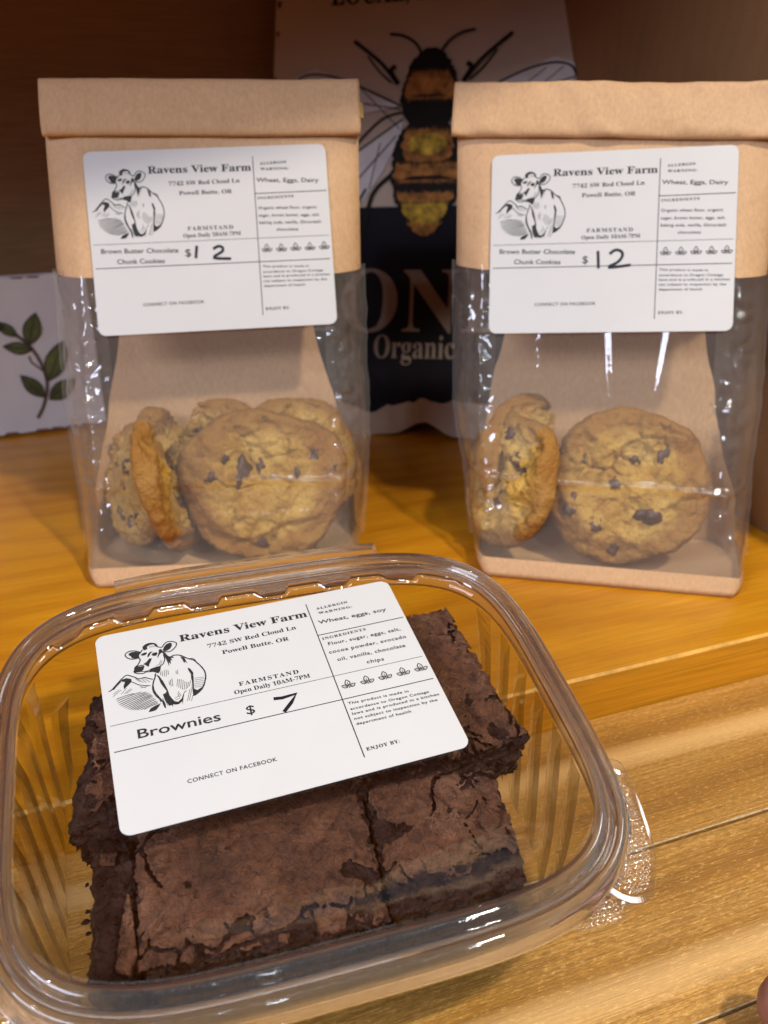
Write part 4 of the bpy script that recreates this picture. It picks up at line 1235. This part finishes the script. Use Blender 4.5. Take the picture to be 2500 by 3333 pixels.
# ================================================================== brownies
def crumb_mat():
    m, nt, b, out = newmat('brownie_crumb')
    v = coords(nt, (1, 1, 1))
    n1 = noise_tex(nt, v, 130, 5, 0.7)
    n2 = noise_tex(nt, v, 620, 5, 0.75)
    c = ramp(nt, n1, [(0.3, (0.014, 0.0055, 0.004)), (0.52, (0.045, 0.018, 0.012)), (0.75, (0.095, 0.038, 0.025))])
    nt.links.new(c, b.inputs['Base Color'])
    rg = ramp(nt, n1, [(0.35, (0.25, 0.25, 0.25)), (0.6, (0.6, 0.6, 0.6))])
    nt.links.new(rg, b.inputs['Roughness'])
    v3 = N(nt, 'ShaderNodeTexVoronoi', Scale=520.0)
    nt.links.new(v, v3.inputs['Vector'])
    bump(nt, b, math_n(nt, 'ADD', math_n(nt, 'ADD', n1, n2), math_n(nt, 'MULTIPLY', v3.outputs['Distance'], 0.8)), 1.0, 0.0030)
    return m


def crust_mat():
    m, nt, b, out = newmat('brownie_crust')
    v = coords(nt, (1, 1, 1))
    n1 = noise_tex(nt, v, 60, 5, 0.65)
    n2 = noise_tex(nt, v, 330, 5, 0.7, 0.6)
    n3 = noise_tex(nt, v, 1100, 3, 0.6)
    c = ramp(nt, n1, [(0.30, (0.085, 0.032, 0.014)), (0.5, (0.165, 0.068, 0.034)), (0.7, (0.260, 0.128, 0.078))])
    c2 = ramp(nt, n2, [(0.36, (0.34, 0.29, 0.28)), (0.5, (0.92, 0.92, 0.92)), (0.66, (1.45, 1.40, 1.38))])
    c = mixc(nt, 0.85, c, mixc(nt, 1.0, c, c2, 'MULTIPLY'))
    nt.links.new(c, b.inputs['Base Color'])
    sp_ = noise_tex(nt, coords(nt, (1, 1, 1)), 850, 4, 0.7)
    c = mixc(nt, ramp(nt, sp_, [(0.30, (0.75, 0.75, 0.75)), (0.44, (0, 0, 0))]), c, (0.045, 0.018, 0.012))
    c = mixc(nt, ramp(nt, sp_, [(0.64, (0, 0, 0)), (0.74, (0.6, 0.6, 0.6))]), c, (0.36, 0.22, 0.16))  # pale flecks: sugar glints painted into the crust colour
    nt.links.new(c, b.inputs['Base Color'])
    nt.links.new(ramp(nt, n1, [(0.40, (0.50, 0.50, 0.50)), (0.62, (0.24, 0.24, 0.24))]), b.inputs['Roughness'])
    b.inputs['Specular IOR Level'].default_value = 0.6
    bump(nt, b, math_n(nt, 'ADD', math_n(nt, 'ADD', n2, math_n(nt, 'MULTIPLY', n3, 0.5)), math_n(nt, 'MULTIPLY', sp_, 0.8)), 1.0, 0.0024)
    return m


m_crumb = crumb_mat()
m_crust = crust_mat()


def bil(q, u, v):
    a = Vector(q[0]).lerp(Vector(q[1]), u); b = Vector(q[3]).lerp(Vector(q[2]), u)
    return a.lerp(b, v)


def brownie(quad, z0, z1, seed, label, tilt=(0, 0), rough_plates=0.5, holes=0.35, crust=True, flare=1.0, bare_front=0.0):
    """quad = outline of the top (front-left, front-right, rear-right, rear-left) in box millimetres"""
    t = thing('brownie', label, 'brownie', M_x, 'brownies in the clear box')
    cx = sum(p[0] for p in quad) / 4; cy = sum(p[1] for p in quad) / 4
    lx = (Vector(quad[1]) - Vector(quad[0])).length; ly = (Vector(quad[3]) - Vector(quad[0])).length
    nu = max(8, int(lx / 0.75)); nv = max(8, int(ly / 0.75)); nw = max(6, int((z1 - z0) / 0.75))
    idx = {}; vs = []; fs = []

    def tz(x, y): return tilt[0] * (x - cx) + tilt[1] * (y - cy)

    def vid(i, j, k):
        key = (i, j, k)
        if key not in idx:
            u, v, w = i / nu, j / nv, k / nw
            p = bil(quad, u, v)
            edge = min(u, 1 - u, v, 1 - v)
            sq = 1 - 0.02 * flare * (1 - w)
            x = cx + (p.x - cx) * sq; y = cy + (p.y - cy) * sq
            z = z0 + (z1 - z0) * w
            f1 = Vector((fbm(x * .09 + seed, y * .09, z * .09, 3), fbm(x * .09, y * .09 + seed, z * .09, 3), fbm(x * .09, y * .09, z * .09 + seed, 3)))
            f2 = Vector((fbm(x * .38 + seed, y * .38, z * .38, 4), fbm(x * .38, y * .38 + seed, z * .38, 4), fbm(x * .38, y * .38, z * .38 + seed, 4)))
            f3 = Vector((ns(x * 1.1 + seed, y * 1.1, z * 1.1), ns(x * 1.1, y * 1.1 + seed, z * 1.1), ns(x * 1.1, y * 1.1, z * 1.1 + seed)))
            d = f1 * 1.7 + f2 * 1.3 + f3 * 0.45
            # rounded arrises
            if k in (0, nw) and edge < 0.03: z += (0.8 if k == 0 else -0.9)
            zz = z + tz(x, y) + d.z * (0.7 if k < nw else 0.45) + (0 if k < nw else 0.7 * fbm(x * .6 + seed, y * .6, 2, 3))
            if k == 0: zz = z + max(-0.2, d.z * 0.3)
            idx[key] = len(vs)
            vs.append((x + d.x, y + d.y, zz))
        return idx[key]
    for i in range(nu):
        for j in range(nv):
            fs.append((vid(i, j, nw), vid(i + 1, j, nw), vid(i + 1, j + 1, nw), vid(i, j + 1, nw)))
            fs.append((vid(i, j, 0), vid(i, j + 1, 0), vid(i + 1, j + 1, 0), vid(i + 1, j, 0)))
    for k in range(nw):
        for i in range(nu):
            fs.append((vid(i, 0, k), vid(i + 1, 0, k), vid(i + 1, 0, k + 1), vid(i, 0, k + 1)))
            fs.append((vid(i, nv, k), vid(i, nv, k + 1), vid(i + 1, nv, k + 1), vid(i + 1, nv, k)))
        for j in range(nv):
            fs.append((vid(0, j, k), vid(0, j, k + 1), vid(0, j + 1, k + 1), vid(0, j + 1, k)))
            fs.append((vid(nu, j, k), vid(nu, j + 1, k), vid(nu, j + 1, k + 1), vid(nu, j, k + 1)))
    mesh('crumb', vs, fs, m_crumb, t)
    if not crust: return t
    # papery crust: cracked plates with ragged edges over the crumb
    st = 0.5
    x0 = min(p[0] for p in quad) - 3; x1 = max(p[0] for p in quad) + 3
    y0 = min(p[1] for p in quad) - 3; y1 = max(p[1] for p in quad) + 3
    gx = int((x1 - x0) / st); gy = int((y1 - y0) / st)
    P = [Vector(p) for p in quad]

    def edge_dist(x, y):
        d = 1e9
        for a in range(4):
            A = P[a]; B = P[(a + 1) % 4]
            e = (B - A); n = Vector((-e.y, e.x)).normalized()
            d = min(d, (Vector((x, y)) - A).dot(n))
        return d
    cv = {}; vs = []; fs = []

    def cell_info(x, y):
        wx = x + 2.2 * ns(x * .13 + seed, y * .13, 1); wy = y + 2.2 * ns(x * .13, y * .13 + seed, 2)
        d, pts_ = mnoise.voronoi(Vector((wx * 0.055 + seed, wy * 0.055, seed)))
        return d[1] - d[0], pts_[0]

    for i in range(gx + 1):
        for j in range(gy + 1):
            x = x0 + i * st + 0.2 * ns(i * .7, j * .7, seed); y = y0 + j * st + 0.2 * ns(i * .7, j * .7, seed + 5)
            ed = edge_dist(x, y) + 1.5 * fbm(x * .16 + seed, y * .16, 4, 4) + 0.5
            if ed < 0: continue
            gap, cell = cell_info(x, y)
            act = 0.5 + 0.9 * ns(x * .035 + seed, y * .035, 6) + 0.45 * max(0, 1 - ed / 16)
            crackw = 0.030 * max(0.0, min(1.0, (act - 0.62) * 2.2)) * (0.6 + rough_plates)
            if gap < crackw and crackw > 0.016: continue
            d2, p2 = mnoise.voronoi(Vector(((x + 1.8 * ns(x * .2, y * .2, 4)) * 0.115 + seed, (y + 1.8 * ns(x * .2, y * .2, 9)) * 0.115, seed + 4)))
            zone = max(0.0, 1 - (y - y0 - 3) / 15) + max(0.0, 1 - ed / 8) * 0.6 + max(0.0, ns(x * .05 + seed * 2, y * .05, 3) - 0.15) * 1.5
            zone = min(1.0, zone * (0.55 + 0.9 * rough_plates))
            if zone > 0.6 and d2[1] - d2[0] < 0.075 * (zone - 0.30): continue
            flk = zone * 1.5 * ns(p2[0][0] * 7, p2[0][1] * 7, seed) + zone * 0.10 * ns(p2[0][0] * 9, p2[0][1] * 5, 1) * ((x - x0) % 9 - 4.5)
            hole = 0.62 * fbm(x * .10 + seed * 3, y * .10, 7, 5) + holes * max(0, 1 - ed / 11) - 0.55 + bare_front * max(0, 1 - (y - y0 - 3) / 11)
            if hole > 0: continue
            lift = (1.5 * rough_plates) * ns(cell[0] * 7, cell[1] * 7, seed)
            sl1 = 0.045 * rough_plates * ns(cell[0] * 9 + 3, cell[1] * 9, 1); sl2 = 0.045 * rough_plates * ns(cell[0] * 9, cell[1] * 9 + 3, 2)
            z = z1 + 0.9 + tz(x, y) + lift + flk + sl1 * (x - cx) * 0.6 + sl2 * (y - cy) * 0.6
            z += 1.0 * fbm(x * .09 + seed, y * .09, 1, 4) + 0.5 * fbm(x * .30 + seed, y * .30, 3, 4) + 0.9 * (0.5 - abs(ns(x * .55 + seed + ns(x * .2, y * .2) * 1.5, y * .42, 2))) - 0.8 * max(0, 1 - max(0, -hole) / 0.05)
            z += 0.5 * min(1, max(0, (crackw + 0.05 - gap) / 0.05)) - 1.3 * max(0, 1 - ed / 2.2)
            cv[(i, j)] = len(vs)
            vs.append((x, y, z))
    for i in range(gx):
        for j in range(gy):
            ks = [(i, j), (i + 1, j), (i + 1, j + 1), (i, j + 1)]
            have = [k for k in ks if k in cv]
            if len(have) == 4: fs.append(tuple(cv[k] for k in ks))
            elif len(have) == 3: fs.append(tuple(cv[k] for k in have))
    o = mesh('crust', vs, fs, m_crust, t)
    md = o.modifiers.new('thickness', 'SOLIDIFY')
    md.thickness = 0.0003; md.offset = -1
    return t


FL = -47.0
brownie([(-46, -45), (12.5, -47.5), (15, 8), (-43, 8)], FL, -13.5, 2.3, 'largest brownie, front middle of the box below the label, broad wrinkled crust', (0.0, 0.035), 0.45, 0.30)
brownie([(14.5, -46.5), (49.5, -44.5), (52.5, -14.5), (17, -9)], FL, -14.5, 9.1, 'front brownie beside the largest one, cracked crust broken away along its front', (0.0, 0.03), 0.6, 0.45, bare_front=0.75)
brownie([(12, -14), (64, -9), (58, 43), (14, 45)], -28.5, -7.5, 16.6, 'brownie on top of another beside the label, crust split into flaking plates', (-0.01, 0.03), 0.8, 0.38)
brownie([(4, -6), (50, -6), (50, 42), (4, 42)], FL, -29.5, 23.0, 'lower brownie under the flaking rear one, mostly hidden beneath the label', (0, 0), 0.3, 0.2, False)
brownie([(-60, -7), (-34, -10), (-32, 36), (-53, 36)], -30.0, -9.5, 31.2, 'crumbly broken brownie sticking out from under the label beside the cow drawing', (0.03, 0.02), 0.8, 0.95)
brownie([(-54, -5), (-6, 10), (-6, 44), (-52, 44)], FL, -31.0, 37.5, 'lower brownie under the crumbly one beside the cow drawing', (0, 0), 0.3, 0.2, False)
brownie([(-58, -45), (-47.5, -48), (-45.5, -8), (-55, -6)], FL, -17.5, 44.4, 'narrow brownie on its side, moist dark cut face upward', (0.02, 0.02), 0.6, 0.9, False)


def scrap(quad, z, seed, label, name='crust_flake', tilt=(0, 0)):
    """a loose flake of crust"""
    rnd = random.Random(seed)
    cx = sum(p[0] for p in quad) / len(quad); cy = sum(p[1] for p in quad) / len(quad)
    pts_ = []
    for i in range(len(quad)):
        a = Vector(quad[i]); b = Vector(quad[(i + 1) % len(quad)])
        n = max(2, int((b - a).length / 0.8))
        for k in range(n):
            p = a.lerp(b, k / n)
            pts_.append((p.x + 0.5 * ns(p.x * .8 + seed, p.y * .8), p.y + 0.5 * ns(p.x * .8, p.y * .8 + seed)))
    rings = []
    for q in (1.0, 0.75, 0.5, 0.25, 0.05):
        rings.append([(cx + (x - cx) * q, cy + (y - cy) * q, z + tilt[0] * (x - cx) * q + tilt[1] * (y - cy) * q + 0.6 * fbm((cx + (x - cx) * q) * .2 + seed, (cy + (y - cy) * q) * .2, 1, 3)) for x, y in pts_])
    mb = MB(); mb.loft(rings, True, False)
    mb.f.append(tuple(len(mb.v) - len(pts_) + k for k in range(len(pts_))))
    vs = mb.v
    o = mesh(name, mb.v, mb.f, m_crust, None)
    o.matrix_world = M_x
    md = o.modifiers.new('thickness', 'SOLIDIFY'); md.thickness = 0.0007; md.offset = 0
    prop(o, label, 'crumbs', 'loose brownie flakes in the box')
    return o


scrap([(-51.5, -43), (-48.5, -45), (-46.5, -41), (-46.8, -31), (-47.5, -25), (-49.5, -33)], -15.2, 2.2, 'long narrow flake of crust lying on the dark cut face at the front left', tilt=(0.25, 0))
scrap([(-54, -15), (-50.5, -16), (-49.5, -13), (-53.5, -12)], -16.3, 5.5, 'small square flake of crust on the dark cut face near the label corner')
scrap([(43.5, -33), (48, -32), (48.5, -28), (45, -26.5), (42, -29)], -12.0, 8.1, 'rounded flake of crust on the right end of the front right brownie')
scrap([(54, -33), (58, -31), (57.5, -26), (54.5, -27)], FL + 1.0, 9.9, 'flake of crust on the box floor beside the front right brownie')
rnd = random.Random(4)
cr_l = ['small crumb on the box floor at the rear right corner', 'tiny crumb on the floor by the right wall']
for (x, y, r, lb) in ((62.0, 35.0, 1.5, 'dark crumb on the box floor in the rear right corner'), (60.5, -39.0, 1.1, 'tiny crumb on the box floor by the front right corner'), (-61.5, -12, 1.0, 'tiny crumb on the box floor by the left wall')):
    cv_, cf_ = chunk_geo(r, x)
    o = mesh('brownie_crumb', cv_, cf_, m_crumb, None)
    o.matrix_world = M_x @ Matrix.Translation((x * MM, y * MM, (FL + r * 0.5) * MM))
    prop(o, lb, 'crumb', 'loose brownie crumbs in the box')

rnd = random.Random(11)
for k in range(12):
    side = rnd.choice((-1, 1))
    x = side * rnd.uniform(54, 61.5); y = rnd.uniform(-40, 38)
    if side < 0 and -42 < y < 40 and x > -60: x = -61
    cv_, cf_ = chunk_geo(rnd.uniform(0.4, 0.9), k * 2.3)
    o = mesh('brownie_crumb', cv_, cf_, m_crumb, None)
    o.matrix_world = M_x @ Matrix.Translation((x * MM, y * MM, (FL + 0.5) * MM))
    prop(o, 'speck of dark brownie crumb scattered on the clear box floor beside the walls', 'crumb', 'specks of brownie on the box floor')

# ================================================================== hand resting on the counter, mostly out of the picture
def skin_mat():
    m, nt, b, out = newmat('skin')
    f = noise_tex(nt, coords(nt, (1, 1, 1)), 120, 4)
    c = ramp(nt, f, [(0.3, (0.22, 0.085, 0.055)), (0.7, (0.30, 0.125, 0.085))])
    nt.links.new(c, b.inputs['Base Color'])
    b.inputs['Roughness'].default_value = 0.5
    b.inputs['Subsurface Weight'].default_value = 0.1
    b.inputs['Subsurface Radius'].default_value = (0.004, 0.002, 0.001)
    bump(nt, b, f, 0.2, 0.0005)
    return m


def chain_mesh(chains, name, mat, parent=None):
    me = bpy.data.meshes.new(name)
    vs, es, rs = [], [], []
    key = {}
    for ch in chains:
        prev = None
        for (x, y, z, r) in ch:
            k = (x, y, z)
            if k not in key:
                key[k] = len(vs); vs.append((x * MM, y * MM, z * MM)); rs.append(r * MM)
            if prev is not None: es.append((prev, key[k]))
            prev = key[k]
    me.from_pydata(vs, es, [])
    o = bpy.data.objects.new(name, me); COL.objects.link(o)
    me.materials.append(mat)
    sk = o.modifiers.new('skin', 'SKIN'); sk.use_smooth_shade = True
    for i, d in enumerate(me.skin_vertices[0].data):
        d.radius = (rs[i], rs[i]); d.use_root = (i == 0)
    ss = o.modifiers.new('smooth', 'SUBSURF'); ss.levels = 2; ss.render_levels = 2
    dg = bpy.context.evaluated_depsgraph_get()
    m2 = bpy.data.meshes.new_from_object(o.evaluated_get(dg))
    bpy.data.objects.remove(o)
    m2.name = name
    if not m2.materials: m2.materials.append(mat)
    o = bpy.data.objects.new(name, m2); COL.objects.link(o)
    if parent: o.parent = parent
    return o


m_skin = skin_mat()
Wp = (205, 40, 0)
hand = chain_mesh([
    [(300, -60, 8, 27), (240, 5, 4, 25), (205, 40, 0, 22), (176, 78, -4, 20)],
    [(176, 78, -4, 20), (158, 98, -3, 11), (138, 116, 0, 9.2), (114, 136, -4, 8.8), (93, 152.0, -10.2, 8.2)],
    [(176, 78, -4, 20), (172, 108, -3, 11), (155, 131, 0, 9.4), (134, 152, -5, 8.4), (121, 163, -11.2, 7.3)],
    [(176, 78, -4, 20), (188, 112, -4, 10.5), (178, 140, -1, 9.0), (162, 162, -6, 8.0), (151, 173, -11.5, 7.0)],
    [(176, 78, -4, 20), (202, 106, -5, 9.5), (199, 130, -3, 8.0), (188, 149, -8, 7.0), (179, 159, -12.5, 6.2)],
    [(205, 40, 0, 22), (180, 45, -6, 12), (156, 56, -8, 10), (136, 70, -11, 8.2)],
], 'person', m_skin)
prop(hand, 'fingertip of a bare hand resting on the counter at the bottom right corner', 'person')
